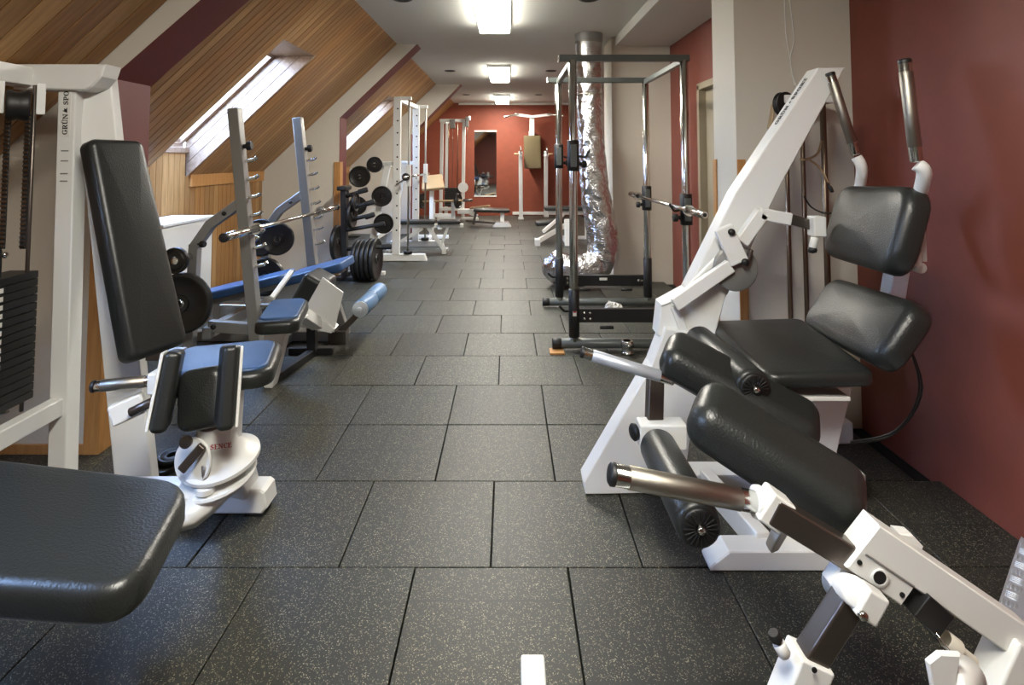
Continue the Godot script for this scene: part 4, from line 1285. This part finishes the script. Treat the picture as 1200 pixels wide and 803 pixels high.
# ---------------------------------------------------------------- right of the aisle
func leg_machine() -> void:
	# seated machine with two back pads, two raised handles, a slanting boom and foot rollers
	var t := thing("seated_leg_machine", "white seated machine with black pads, raised steel handles and a slanting boom", "gym machine", V(1.0, 0, 2.1))
	var w: Material = M.white_enamel
	var xy := func(v): return [v.x, v.y]
	# boom and leaning leg
	var d := 2.36
	plate(t, "boom", [[959, 79.5], [990.6, 79], [917.7, 212], [893, 262], [868, 318], [850, 350], [836, 402], [800, 412], [771, 393], [775, 357], [806, 340], [862, 226]].map(func(q): return xy.call(at(q[0], q[1], d))), d, 0.095, w, 0.004)
	plate(t, "leaning_leg", [[686, 580], [684, 566], [764, 428], [780, 385], [838, 395], [815, 470], [800, 578]].map(func(q): return xy.call(at(q[0], q[1], 2.334))), 2.334, 0.10, w, 0.004)
	var a := at(862, 226, d)
	var b := at(959, 79.5, d)
	var along := b - a
	var up_left := Vector3(-along.y, along.x, 0).normalized()
	lettering(t, "brand_lettering", "GRÜN • SPORT", at(933.5, 117.5, d) + Vector3(0, 0, -0.047) + up_left * 0.0012, along, up_left, 0.025, M.ink)
	bent(t, "boom_rib", [at(803, 340, d - 0.002), at(788, 352, d - 0.004), at(775, 358, d - 0.002)], 0.004, w, 8)
	beam(t, "inner_stay", at(790, 358, d - 0.01), at(806, 400, d - 0.01), 0.035, 0.02, w)
	# link bar to the cam
	beam(t, "link_bar", at(790, 357, 2.30), at(856, 311, 2.30), 0.055, 0.03, w)
	beam(t, "link_bar", at(806, 338, 2.33), at(848, 295, 2.33), 0.02, 0.02, w)
	turned(t, "cam", at(860, 314, 2.33), Vector3(0, 0, 1), [Vector2(0, 0), Vector2(0.085, 0), Vector2(0.09, 0.004), Vector2(0.09, 0.020), Vector2(0.085, 0.024), Vector2(0, 0.024)], M.silver_paint, 36)
	beam(t, "cam_arm", at(847, 266, 2.29), at(866, 308, 2.29), 0.075, 0.03, w)
	beam(t, "cam_stop", at(880, 292, 2.29), at(874, 312, 2.29), 0.016, 0.03, M.dark_steel)
	for q in [[857, 272], [873, 307]]:
		bolt(t, at(q[0], q[1], 2.272), Vector3(0, 0, 1), 0.014, M.black_iron)
	# bent arm to the upper back pad
	beam(t, "pad_arm", at(868, 284, 2.31), at(893, 249, 2.31), 0.055, 0.04, w)
	beam(t, "pad_arm", at(889, 250, 2.31), at(926, 257, 2.31), 0.05, 0.04, w)
	beam(t, "adjuster_bar", at(922, 256, 2.31), at(952, 264, 2.31), 0.042, 0.03, M.dark_steel)
	box(t, "adjuster_block", at(957, 265, 2.29), Vector3(0.05, 0.08, 0.06), w, 0.006)
	rod(t, "adjuster_pin", at(955, 278, 2.26), at(952, 291, 2.26), 0.014, w, 14)
	turned(t, "pin_knob", at(952, 290, 2.262), Vector3(-0.1, -1, 0.2), [Vector2(0, -0.004), Vector2(0.014, 0), Vector2(0.018, 0.01), Vector2(0.014, 0.02), Vector2(0, 0.024)], M.black_plastic, 16)
	# pads
	pad4(t, "upper_back_pad", at(957, 292, 2.34), at(1040, 326, 1.80), at(984, 211, 2.34), at(1064, 221, 1.80), 0.08, 0.085, 0.036, M.black_vinyl, 0.012)
	pad4(t, "lower_back_pad", at(931, 372, 2.40), at(1030, 433, 1.82), at(982, 318, 2.40), at(1064, 355, 1.82), 0.08, 0.07, 0.036, M.black_vinyl, 0.012)
	pad4(t, "seat", at(903, 441, 1.86), at(1022, 434, 1.85), at(831, 375, 2.44), at(938, 371, 2.44), 0.05, 0.05, 0.024, M.black_vinyl, 0.008)
	box(t, "seat_board", V(1.0, 0.56, 2.13), Vector3(0.22, 0.014, 0.50), w, 0.003)
	# pad backs and the bar that joins both handles
	box(t, "pad_back", V(1.40, 1.10, 2.08), Vector3(0.02, 0.2, 0.40), w, 0.004, Basis(Vector3.UP, -0.17))
	beam(t, "back_spine", V(1.36, 0.62, 2.10), V(1.45, 1.15, 2.08), 0.06, 0.06, w)
	rod(t, "handle_bar", V(1.355, 0.98, 1.88), V(1.43, 0.98, 2.40), 0.018, w, 14)
	# the two raised handles
	for q in [[1003, 181, 973, 87, 1010, 200, 1004, 240, 2.32, V(1.43, 0.99, 2.38)], [1074, 190, 1060, 72, 1083, 204, 1074, 246, 1.80, V(1.365, 0.99, 1.94)]]:
		grip(t, "handle", at(q[0], q[1], q[8]), at(q[2], q[3], q[8]), 0.0195, M.brushed_steel)
		bent(t, "handle_neck", [at(q[0] + (q[0] - q[2]) * 0.02, q[1] + 3, q[8]), at(q[4], q[5], q[8]), at(q[6], q[7], q[8] + 0.10), q[9]], 0.021, w, 16)
	box(t, "handle_clamp", at(1066, 302, 1.86), Vector3(0.05, 0.05, 0.05), w, 0.006)
	# seat column
	plate(t, "seat_column", [[957, 453], [1000, 453], [982, 530], [978, 612], [936, 612], [948, 515]].map(func(q): return xy.call(at(q[0], q[1], 2.06))), 2.06, 0.14, w, 0.006)
	beam(t, "column_stay", at(885, 448, 2.22), at(948, 520, 2.12), 0.06, 0.03, w)
	# floor rails
	plate(t, "floor_rail", [[0.50, 0.0], [1.445, 0.0], [1.445, 0.06], [0.42, 0.06]], 2.36, 0.11, w, 0.004)
	plate(t, "floor_rail", [[0.657, 0.0], [1.30, 0.0], [1.30, 0.062], [0.72, 0.062], [0.655, 0.012]], 1.913, 0.085, w, 0.004)
	beam(t, "cross_rail", V(1.24, 0.03, 1.95), V(1.24, 0.03, 2.40), 0.06, 0.05, w)
	beam(t, "cross_rail", V(0.86, 0.03, 1.98), V(0.80, 0.03, 2.38), 0.10, 0.05, w)
	# foot roller on a telescopic stem, knee roller before the seat
	beam(t, "stem", at(768, 436, 2.06), at(766, 505, 2.0), 0.055, 0.05, M.dark_steel)
	box(t, "stem_socket", at(775, 508, 1.985), Vector3(0.16, 0.085, 0.07), w, 0.008)
	turned(t, "stem_knob", at(746, 506, 1.98), Vector3(-1, 0, 0.3), [Vector2(0.012, -0.02), Vector2(0.012, 0), Vector2(0.026, 0.002), Vector2(0.028, 0.012), Vector2(0.022, 0.018), Vector2(0, 0.02)], M.black_plastic, 20)
	foam_roller(t, "foot_roller", at(770, 522, 1.95), at(820, 618, 1.51), 0.060, M.black_vinyl)
	foam_roller(t, "knee_roller", at(818, 398, 2.24), at(884, 455, 1.78), 0.056, M.black_vinyl)
	rod(t, "roller_axle", at(818, 398, 2.24), at(808, 389, 2.38), 0.014, M.chrome, 12)
	# slack cables behind the seat
	bent(t, "cable", [V(1.37, 0.80, 2.05), V(1.44, 0.55, 2.03), V(1.40, 0.36, 2.1), V(1.28, 0.28, 2.18)], 0.004, M.black_plastic, 8)
	bent(t, "cable", [V(1.39, 0.78, 2.08), V(1.47, 0.53, 2.06), V(1.42, 0.33, 2.14), V(1.28, 0.26, 2.2)], 0.004, M.black_plastic, 8)


func thigh_machine() -> void:
	# foreground machine: two sloping thigh pads on swinging arms, steel foot pegs
	var t := thing("thigh_machine", "white machine with two sloping black thigh pads and steel foot pegs", "gym machine", V(0.9, 0, 1.3))
	var w: Material = M.white_enamel
	var xy := func(v): return [v.x, v.y]
	var d := 1.15
	# thigh pads
	for q in [[833, 487, 1.42, 985, 584, 1.31, 0.17, 0.125], [793, 417, 1.92, 940, 499, 1.79, 0.18, 0.12]]:
		var a := at(q[0], q[1], q[2])
		var b := at(q[3], q[4], q[5])
		var y := (b - a).normalized()
		var n := Vector3(-0.25, 0.93, 0.16)
		n = (n - y * n.dot(y)).normalized()
		var l := a.distance_to(b) + 0.09
		part(t, "thigh_pad", rbox(Vector3(q[6], l, q[7]), 0.052, 5), M.black_vinyl, Transform3D(stand(y, n), (a + b) / 2))
	# steel foot pegs
	grip(t, "foot_peg", at(893, 590, 1.21), at(718, 556, 1.20), 0.0225, M.brushed_steel)
	grip(t, "foot_peg", at(790, 446, 1.88), at(683, 413, 1.92), 0.019, M.aluminium)
	box(t, "peg_socket", at(905, 595, 1.20), Vector3(0.055, 0.065, 0.05), w, 0.006, Basis(Vector3(0, 0, 1), -0.6))
	turned(t, "peg_collar", at(886, 588, 1.21), at(905, 592, 1.21) - at(886, 588, 1.21), [Vector2(0.02, -0.005), Vector2(0.030, -0.004), Vector2(0.032, 0.004), Vector2(0.03, 0.012), Vector2(0, 0.014)], w, 20)
	beam(t, "peg_stay", at(925, 600, 1.28), at(905, 640, 1.75), 0.03, 0.03, w)
	# telescopic tube into the white arm
	beam(t, "slide_tube", at(902, 594, 1.195), at(1012, 661, 1.178), 0.052, 0.045, M.dark_steel)
	var slide := plate(t, "arm", [[1031, 616], [1215, 742], [1215, 790], [1072, 690], [1057, 711], [992, 666]].map(func(q): return xy.call(at(q[0], q[1], d))), d, 0.055, w, 0.003)
	beam(slide, "arm_seam", at(1014, 649, d - 0.001), at(1072, 688, d - 0.001), 0.004, 0.004, M.silver_paint)
	turned(slide, "bore_rim", at(1031, 677, d - 0.0005), Vector3(0, 0, 1), [Vector2(0.010, 0), Vector2(0.017, 0.0), Vector2(0.017, 0.003), Vector2(0.012, 0.004), Vector2(0.010, 0)], w, 24)
	turned(slide, "bore", at(1030, 676, d - 0.0015), Vector3(0, 0, 1), [Vector2(0.0125, 0), Vector2(0.0125, 0.003), Vector2(0, 0.003)], M.black_plastic, 20)
	for q in [[1007, 659], [1057, 697]]:
		turned(slide, "screw_hole", at(q[0], q[1], d - 0.0005), Vector3(0, 0, 1), [Vector2(0.005, 0), Vector2(0.005, 0.002), Vector2(0, 0.002)], M.black_plastic, 14)
	beam(slide, "stop_block", at(1068, 697, d + 0.02), at(1097, 722, d + 0.02), 0.05, 0.06, M.black_plastic, Vector3(0, 0, 1), 0.003)
	plate(slide, "rear_lug", [[1046, 618], [1062, 620], [1075, 634], [1070, 646], [1046, 632]].map(func(q): return xy.call(at(q[0], q[1], 1.23))), 1.21, 0.03, w, 0.003)
	# hinge below the arm, and the leg down to the floor
	rod(t, "hinge_barrel", at(978, 684, 1.22), at(1003, 694, 1.12), 0.026, w, 20)
	box(t, "hinge_lug", at(1017, 706, 1.12), Vector3(0.046, 0.056, 0.035), w, 0.006, Basis(Vector3(0, 0, 1), -0.55))
	bolt(t, at(1011, 721, 1.10), Vector3(-0.2, 0, 1), 0.009, M.chrome)
	plate(t, "hinge_cheek", [[985, 664], [1002, 672], [992, 690], [978, 700], [972, 684]].map(func(q): return xy.call(at(q[0], q[1], 1.17))), 1.17, 0.03, w, 0.003)
	beam(t, "leg_tube", at(995, 700, 1.15), at(945, 778, 1.15), 0.048, 0.045, M.dark_steel)
	var foot := at(850, 905, 1.15)
	foot.y = 0.0
	var sleeve := beam(t, "leg_sleeve", at(950, 766, 1.15), foot, 0.068, 0.062, w, Vector3(0, 0, 1), 0.005)
	rod(sleeve, "pin", at(920, 768, 1.13), at(912, 753, 1.13), 0.012, w, 14)
	knob(sleeve, "pin_knob", at(913, 755, 1.13), at(908, 745, 1.13) - at(913, 755, 1.13), 0.012, 0.024, M.black_plastic)
	turned(sleeve, "screw_hole", at(954, 785, 1.11), Vector3(0, 0, 1), [Vector2(0.005, 0), Vector2(0.005, 0.002), Vector2(0, 0.002)], M.black_plastic, 14)
	# right-hand post that carries the arm
	var af := at(1075, 960, 1.16)
	af.y = 0.0
	beam(t, "arm_post", at(1192, 745, 1.17), af, 0.055, 0.07, w)
	rod(t, "pivot_barrel", at(1112, 800, 1.06), at(1136, 790, 1.10), 0.028, w, 20)
	plate(t, "pivot_cheek", [[1088, 778], [1102, 767], [1127, 768], [1120, 812], [1096, 822]].map(func(q): return xy.call(at(q[0], q[1], 1.05))), 1.05, 0.012, w, 0.003)
	turned(t, "pivot_knob", at(1107, 748, 1.15), at(1128, 765, 1.15) - at(1107, 748, 1.15), [Vector2(0.014, 0), Vector2(0.016, 0.004), Vector2(0.016, 0.03), Vector2(0.010, 0.034), Vector2(0.010, 0.07), Vector2(0, 0.07)], M.plaster, 16)
	rod(t, "pull_wire", at(1097, 742, 1.12), at(1116, 767, 1.10), 0.0016, M.chrome, 8)
	beam(t, "floor_rail", V(0.55, 0.03, 1.18), V(1.06, 0.03, 1.18), 0.06, 0.09, w)


func wall_cable() -> void:
	var t := thing("wall_cable", "short white cable stub low on the red wall", "cable", V(1.79, 0.2, 2.0))
	bent(t, "cable", [V(1.788, 0.165, 2.02), V(1.786, 0.16, 1.98), V(1.786, 0.14, 1.90), V(1.787, 0.12, 1.80)], 0.005, M.label_white, 8)


func tread_plate() -> void:
	# aluminium tread plate leaning flat on the floor by the wall
	var t := thing("tread_plate", "aluminium five-bar tread plate lying beside the red wall", "metal plate", V(1.5, 0, 1.6))
	var y := 0.022
	var a := V(1.765, y, 2.03)
	var b := V(1.17, y, 1.50)
	var u := (b - a).normalized()
	var v := Vector3(-u.z, 0, u.x)
	if v.z < 0:
		v = -v
	var l := a.distance_to(b) + 0.1
	var c := a + u * (l / 2 - 0.02) + v * 0.29
	# cut square to the wall on its far side
	plate_part(t, a, b, y)
	var st := SurfaceTool.new()
	st.begin(Mesh.PRIMITIVE_TRIANGLES)
	var bar := lathe([Vector2(0, -0.016), Vector2(0.0025, -0.013), Vector2(0.0036, -0.006), Vector2(0.0036, 0.006), Vector2(0.0025, 0.013), Vector2(0, 0.016)], 6)
	for i in range(-2, 22):
		for j in range(-2, 22):
			var odd := (i + j) % 2 == 0
			var m := a + u * (i * 0.047 + 0.02) + v * (j * 0.047 + 0.022)
			for k in 4:
				var off := (k - 1.5) * 0.0095
				var p := m + (v if odd else u) * off
				if p.x > 1.785 or p.z > -0.95 or (p - a).dot(v) < 0.006 or p.x < 1.12:
					continue
				st.append_from(bar, 0, Transform3D(stand(u if odd else v, Vector3.UP), Vector3(p.x, y + 0.0005, p.z)))
	var tr := part(t, "raised_bars", st.commit(), M.aluminium, Transform3D())
	tr.set_meta("kind", "stuff")


func plate_part(t: Node3D, a: Vector3, b: Vector3, y: float) -> void:
	var pts := flat([[a.x, a.z], [1.79, a.z - 0.02], [1.79, -0.9], [b.x - 0.05, -0.9], [b.x - 0.05, b.z + 0.045], [b.x, b.z]])
	var rot := Basis(Vector3(1, 0, 0), Vector3(0, 0, 1), Vector3(0, 1, 0))
	var st := SurfaceTool.new()
	st.begin(Mesh.PRIMITIVE_TRIANGLES)
	var tri := Geometry2D.triangulate_polygon(pts)
	for top in [true, false]:
		for i in range(0, tri.size(), 3):
			var q := [pts[tri[i]], pts[tri[i + 1]], pts[tri[i + 2]]]
			if ((q[1] - q[0]).cross(q[2] - q[0]) < 0) == top:
				q.reverse()
			for p in q:
				st.set_normal(Vector3.UP if top else Vector3.DOWN)
				st.add_vertex(Vector3(p.x, y if top else 0.002, p.y))
	for i in pts.size():
		var p := pts[i]
		var q := pts[(i + 1) % pts.size()]
		var n := Vector3(q.y - p.y, 0, p.x - q.x).normalized()
		for v in [Vector3(p.x, y, p.y), Vector3(q.x, y, q.y), Vector3(q.x, 0.002, q.y), Vector3(p.x, y, p.y), Vector3(q.x, 0.002, q.y), Vector3(p.x, 0.002, p.y)]:
			st.set_normal(n)
			st.add_vertex(v)
	part(t, "sheet", st.commit(), M.aluminium, Transform3D())


func floor_beam() -> void:
	var t := thing("machine_foot", "short white steel beam end lying across the rubber floor in the aisle", "machine foot", V(0.06, 0, 1.0))
	span(t, "beam", V(0.031, 0.004, 1.512), V(0.092, 0.08, 0.5), M.white_enamel, 0.006)
	box(t, "glide", V(0.0615, 0.003, 1.44), Vector3(0.055, 0.006, 0.08), M.black_plastic, 0.001)


func cable_column() -> void:
	# slim cable machine that stands before the pillar
	var t := thing("cable_column", "slim cable column with rusty guide rods in front of the white pillar", "gym machine", V(1.45, 0, 2.8))
	for px in [[922, 190, 2.80, 0.011], [941, 190, 2.84, 0.011], [964, 120, 2.76, 0.014]]:
		var p := at(px[0], px[1], px[2])
		rod(t, "guide_rod", V(p.x, 0.05, px[2]), V(p.x, 1.62 if px[0] > 930 else 1.50, px[2]), px[3], M.rusty_chrome, 12)
	var c := at(917, 122, 2.78)
	turned(t, "pulley", V(c.x, c.y, 2.80), Vector3(0.4, 0, 1), [Vector2(0, 0), Vector2(0.05, 0), Vector2(0.06, 0.006), Vector2(0.052, 0.02), Vector2(0.06, 0.034), Vector2(0.05, 0.04), Vector2(0, 0.04)], M.black_plastic, 28)
	beam(t, "pulley_bracket", V(c.x - 0.02, c.y + 0.005, 2.83), V(c.x - 0.045, c.y - 0.12, 2.83), 0.012, 0.04, M.tan_vinyl)
	box(t, "top_cap", V(1.47, 1.63, 2.80), Vector3(0.25, 0.04, 0.10), M.white_enamel, 0.006)
	box(t, "base_block", V(1.47, 0.05, 2.80), Vector3(0.30, 0.10, 0.14), M.white_enamel, 0.008)
	bent(t, "hanging_cord", [at(963, 165, 2.74), at(958, 180, 2.74), at(945, 187, 2.76), at(938, 186, 2.79)], 0.006, M.tan_vinyl, 8)
	bent(t, "hanging_cord", [at(948, 187, 2.75), at(958, 194, 2.74), at(966, 205, 2.72), at(972, 217, 2.70)], 0.005, M.tan_vinyl, 8)
	knob(t, "cord_end", at(970, 214, 2.70), at(974, 222, 2.70) - at(970, 214, 2.70), 0.009, 0.05, M.black_plastic)
	bent(t, "cable", [at(942, 230, 2.78), at(950, 242, 2.74), at(963, 249, 2.70), at(975, 250, 2.66)], 0.004, M.black_plastic, 8)
	# thin wires that come down the pillar from the ceiling
	var k := thing("pillar_wires", "pair of thin white wires running down the pillar", "wire", V(1.4, 1.6, 2.94))
	bent(k, "wire", [at(924, -8, 2.94), at(929, 30, 2.94), at(930, 50, 2.94), at(926, 70, 2.94), at(931, 100, 2.93)], 0.0032, M.label_white, 6)
	bent(k, "wire", [at(919, -8, 2.94), at(921, 40, 2.94), at(926, 70, 2.94), at(929, 88, 2.94), at(934, 104, 2.93)], 0.0032, M.label_white, 6)


func power_rack() -> void:
	var t := thing("power_rack", "grey power rack with chrome uprights and black low cross plates", "power rack", V(0.87, 0, 4.6))
	var g: Material = M.grey_paint
	var xs := [0.462, 1.262]
	var ds := [4.05, 5.20]
	for d in ds:
		# floor rail, with black end plug
		var fr := rod(t, "floor_rail", V(0.33, 0.045, d), V(1.42, 0.045, d), 0.034, g, 18)
		rod(fr, "end_plug", V(0.308, 0.045, d), V(0.372, 0.045, d), 0.037, M.black_plastic, 18)
		rod(fr, "end_plug", V(1.39, 0.045, d), V(1.44, 0.045, d), 0.037, M.black_plastic, 18)
		var top := beam(t, "top_bar", V(0.365, 2.06, d), V(1.30, 2.06, d), 0.048, 0.05, g)
		box(top, "end_plug", V(0.363, 2.06, d), Vector3(0.01, 0.05, 0.052), M.chrome, 0.002)
		# low cross plate with bolts and levers
		var cp := box(t, "cross_plate", V(0.88, 0.235, d + 0.02), Vector3(0.76, 0.095, 0.04), M.black_iron, 0.004)
		for x in [0.535, 0.575]:
			for y in [0.255, 0.215]:
				bolt(cp, V(x, y, d - 0.001), Vector3(0, 0, 1), 0.010, M.chrome)
		for x in [1.18, 1.21]:
			bolt(cp, V(x, 0.235, d - 0.001), Vector3(0, 0, 1), 0.010, M.chrome)
		for x in [0.68, 1.06]:
			rod(cp, "lever", V(x - 0.04, 0.16, d - 0.02), V(x + 0.055, 0.16, d - 0.02), 0.012, M.black_plastic, 12)
		if d > 5:
			box(cp, "name_plate", V(0.86, 0.25, d - 0.002), Vector3(0.07, 0.022, 0.003), M.label_white, 0.001)
		for x in xs:
			var dx: float = x
			var up := rod(t, "upright", V(dx, 0.05, d), V(dx, 2.05, d), 0.030, M.chrome, 20)
			if dx < 1.0 or d > 5:
				rod(up, "lower_sleeve", V(dx, 0.09, d), V(dx, 0.42 if d < 5 else 0.44, d), 0.038, M.black_iron, 18)
			else:
				rod(up, "lower_sleeve", V(dx, 0.09, d), V(dx, 0.42, d), 0.038, M.black_iron, 18)
			# sliding bar holder
			var hy := 1.36 if dx < 1.0 else 0.98
			var hs := rod(up, "holder", V(dx, hy - 0.11, d), V(dx, hy + 0.11, d), 0.043, M.black_plastic, 18)
			var side := 1.0 if dx < 1.0 else -1.0
			box(hs, "holder_face", V(dx, hy + 0.0, d - 0.043), Vector3(0.045, 0.16, 0.012), g, 0.003)
			knob(hs, "holder_knob", V(dx + 0.04 * side, hy - 0.06, d), Vector3(side, 0, 0), 0.028, 0.055, M.black_plastic)
			bent(hs, "holder_hook", [V(dx + 0.035 * side, hy, d), V(dx + 0.085 * side, hy - 0.01, d), V(dx + 0.118 * side, hy + 0.04, d)], 0.009, M.black_plastic, 8)
			if d < 5 and dx < 1.0:
				box(up, "lower_tag", V(dx, 0.26, d - 0.0385), Vector3(0.026, 0.034, 0.002), M.label_white, 0.0005)
				box(up, "lower_tag", V(dx, 0.272, d - 0.0398), Vector3(0.022, 0.010, 0.002), M.red_ink, 0.0005)
			if dx < 1.0:
				bent(up, "release_lever", [V(dx - 0.03, 0.27, d), V(dx - 0.07, 0.275, d - 0.02), V(dx - 0.105, 0.31, d - 0.03)], 0.009, M.black_plastic, 8)
	for x in xs:
		beam(t, "top_side_bar", V(x, 2.045, 4.05), V(x, 2.045, 5.20), 0.045, 0.04, g)
	# the bar across the right-hand holders
	var b := thing("barbell", "chrome barbell lying across the right holders of the power rack", "barbell", V(1.2, 0.98, 4.6))
	var a0 := V(1.177, 0.999, 5.48)
	var a1 := V(1.177, 1.001, 3.42)
	rod(b, "shaft", a0, a1, 0.015, M.chrome, 14)
	var u := (a1 - a0).normalized()
	for s in [[a1, -1.0], [a0, 1.0]]:
		var e: Vector3 = s[0]
		rod(b, "sleeve", e, e + u * s[1] * 0.30, 0.025, M.chrome, 18)
		turned(b, "collar", e + u * s[1] * 0.30, u, [Vector2(0.02, -0.014), Vector2(0.036, -0.014), Vector2(0.036, 0.014), Vector2(0.02, 0.014)], M.chrome, 18)
		turned(b, "end_bore", e - u * s[1] * 0.0005, -u * s[1], [Vector2(0.012, 0), Vector2(0.012, 0.001), Vector2(0, 0.001)], M.black_plastic, 16)
	# odds and ends by the rack
	var k := thing("wood_offcut", "small pale wood offcut under the near rail of the power rack", "wood block", V(0.33, 0, 4.02))
	box(k, "block", V(0.335, 0.006, 4.0), Vector3(0.10, 0.012, 0.11), M.oak_trim, 0.002)
	var cl := thing("barbell_collar", "chrome clamp collar standing on the floor against the rack rail", "collar", V(0.815, 0, 3.96))
	turned(cl, "ring", V(0.815, 0.0, 3.965), Vector3.UP, [Vector2(0.026, 0), Vector2(0.042, 0), Vector2(0.044, 0.012), Vector2(0.038, 0.018), Vector2(0.038, 0.05), Vector2(0.044, 0.056), Vector2(0.044, 0.085), Vector2(0.040, 0.092), Vector2(0.026, 0.092), Vector2(0.026, 0)], M.chrome, 24)
	rod(cl, "clamp_screw", V(0.815, 0.07, 3.93), V(0.815, 0.075, 3.89), 0.008, M.chrome, 10)
	var pw := thing("paper_scrap", "crumpled white paper on the floor inside the power rack", "paper", V(0.91, 0, 5.55))
	part(pw, "crumple", crumple(0.06, 3), M.paper, Transform3D(Basis.from_scale(Vector3(1.2, 0.75, 0.9)), V(0.91, 0.045, 5.02)))


func crumple(r: float, s: int) -> ArrayMesh:
	var f := FastNoiseLite.new()
	f.seed = s
	f.frequency = 9.0
	var st := SurfaceTool.new()
	st.begin(Mesh.PRIMITIVE_TRIANGLES)
	st.set_smooth_group(-1)
	var n := 10
	var p := func(i: int, j: int) -> Vector3:
		var a := PI * i / n
		var b := TAU * (j % (n * 2)) / (n * 2)
		var v := Vector3(sin(a) * cos(b), cos(a), sin(a) * sin(b))
		return v * r * (1.0 + 0.6 * f.get_noise_3dv(v * 0.3))
	for i in n:
		for j in n * 2:
			for v in [p.call(i, j), p.call(i, j + 1), p.call(i + 1, j + 1), p.call(i, j), p.call(i + 1, j + 1), p.call(i + 1, j)]:
				st.add_vertex(v)
	st.generate_normals()
	return st.commit()


func foil_duct() -> void:
	# insulated foil hose: down from the ceiling, bent to the left along the floor
	var t := thing("foil_duct", "crumpled silver foil air duct coming down from the ceiling", "air duct", V(0.9, 0, 6.0))
	var path := [V(0.87, 2.69, 6.08), V(0.87, 2.3, 6.08), V(0.875, 1.9, 6.07), V(0.885, 1.5, 6.05), V(0.905, 1.1, 6.03), V(0.955, 0.75, 6.02), V(0.99, 0.45, 6.0), V(0.945, 0.25, 5.98), V(0.80, 0.185, 5.93), V(0.62, 0.18, 5.93), V(0.52, 0.18, 6.15)]
	var rad := [0.142, 0.142, 0.138, 0.142, 0.143, 0.150, 0.158, 0.160, 0.155, 0.165, 0.17]
	var f := FastNoiseLite.new()
	f.seed = 8
	f.frequency = 3.5
	f.fractal_octaves = 3
	var c := Curve3D.new()
	for p in path:
		c.add_point(p)
	for i in range(1, path.size() - 1):
		var tan_: Vector3 = (path[i + 1] - path[i - 1]) / 6.0
		c.set_point_in(i, -tan_)
		c.set_point_out(i, tan_)
	var l := c.get_baked_length()
	var n := 150
	var seg := 48
	var rings := []
	var up := Vector3(0, 0, 1)
	for i in n + 1:
		var s := l * i / n
		var p := c.sample_baked(s)
		var dir := (c.sample_baked(minf(s + 0.02, l)) - c.sample_baked(maxf(s - 0.02, 0))).normalized()
		var x := dir.cross(up).normalized()
		var y := x.cross(dir).normalized()
		up = y
		var k := clampf(s / l * (path.size() - 1), 0, path.size() - 1.001)
		var r: float = lerpf(rad[int(k)], rad[int(k) + 1], k - int(k))
		var ring := []
		var smooth := smoothstep(0.25, 0.45, s)
		for j in seg:
			var a := TAU * j / seg
			var v := x * cos(a) + y * sin(a)
			var q := p + v * r
			var w := f.get_noise_3dv(q * 2.0) * 0.018 + f.get_noise_3dv(q * 7.0) * 0.008 - absf(sin(s * 21.0 + f.get_noise_3dv(q) * 1.5)) * 0.004
			ring.append(p + v * (r + w * smooth))
		rings.append(ring)
	var st := SurfaceTool.new()
	st.begin(Mesh.PRIMITIVE_TRIANGLES)
	st.set_smooth_group(0)
	for i in n:
		for j in seg:
			var j2 := (j + 1) % seg
			for v in [rings[i][j], rings[i + 1][j2], rings[i][j2], rings[i][j], rings[i + 1][j], rings[i + 1][j2]]:
				st.add_vertex(v)
	st.index()
	st.generate_normals()
	part(t, "foil_hose", st.commit(), M.foil, Transform3D())
	for y in [2.58, 2.02]:
		turned(t, "clamp_band", V(0.87, y, 6.08), Vector3.UP, [Vector2(0.143, 0), Vector2(0.147, 0.002), Vector2(0.147, 0.014), Vector2(0.143, 0.016)], M.brushed_steel, 36)
	turned(t, "ceiling_collar", V(0.87, 2.595, 6.08), Vector3.UP, [Vector2(0.144, 0), Vector2(0.150, 0.0), Vector2(0.150, 0.09), Vector2(0.144, 0.09)], M.silver_paint, 40)


func _ready() -> void:
	view_and_light()
	materials()
	lamps()
	room()
	leg_machine()
	thigh_machine()
	hip_machine()
	bench_pad_machine()
	decline_station()
	preacher_bench()
	power_rack()
	foil_duct()
	tread_plate()
	cable_column()
	white_cabinet()
	floor_beam()
	floor_weights()
	plate_tree()
	smith_machine()
	smith_bench()
	curl_stand()
	press_bench()
	cable_tower()
	far_bench()
	dip_tower()
	incline_benches()
	wall_cable()
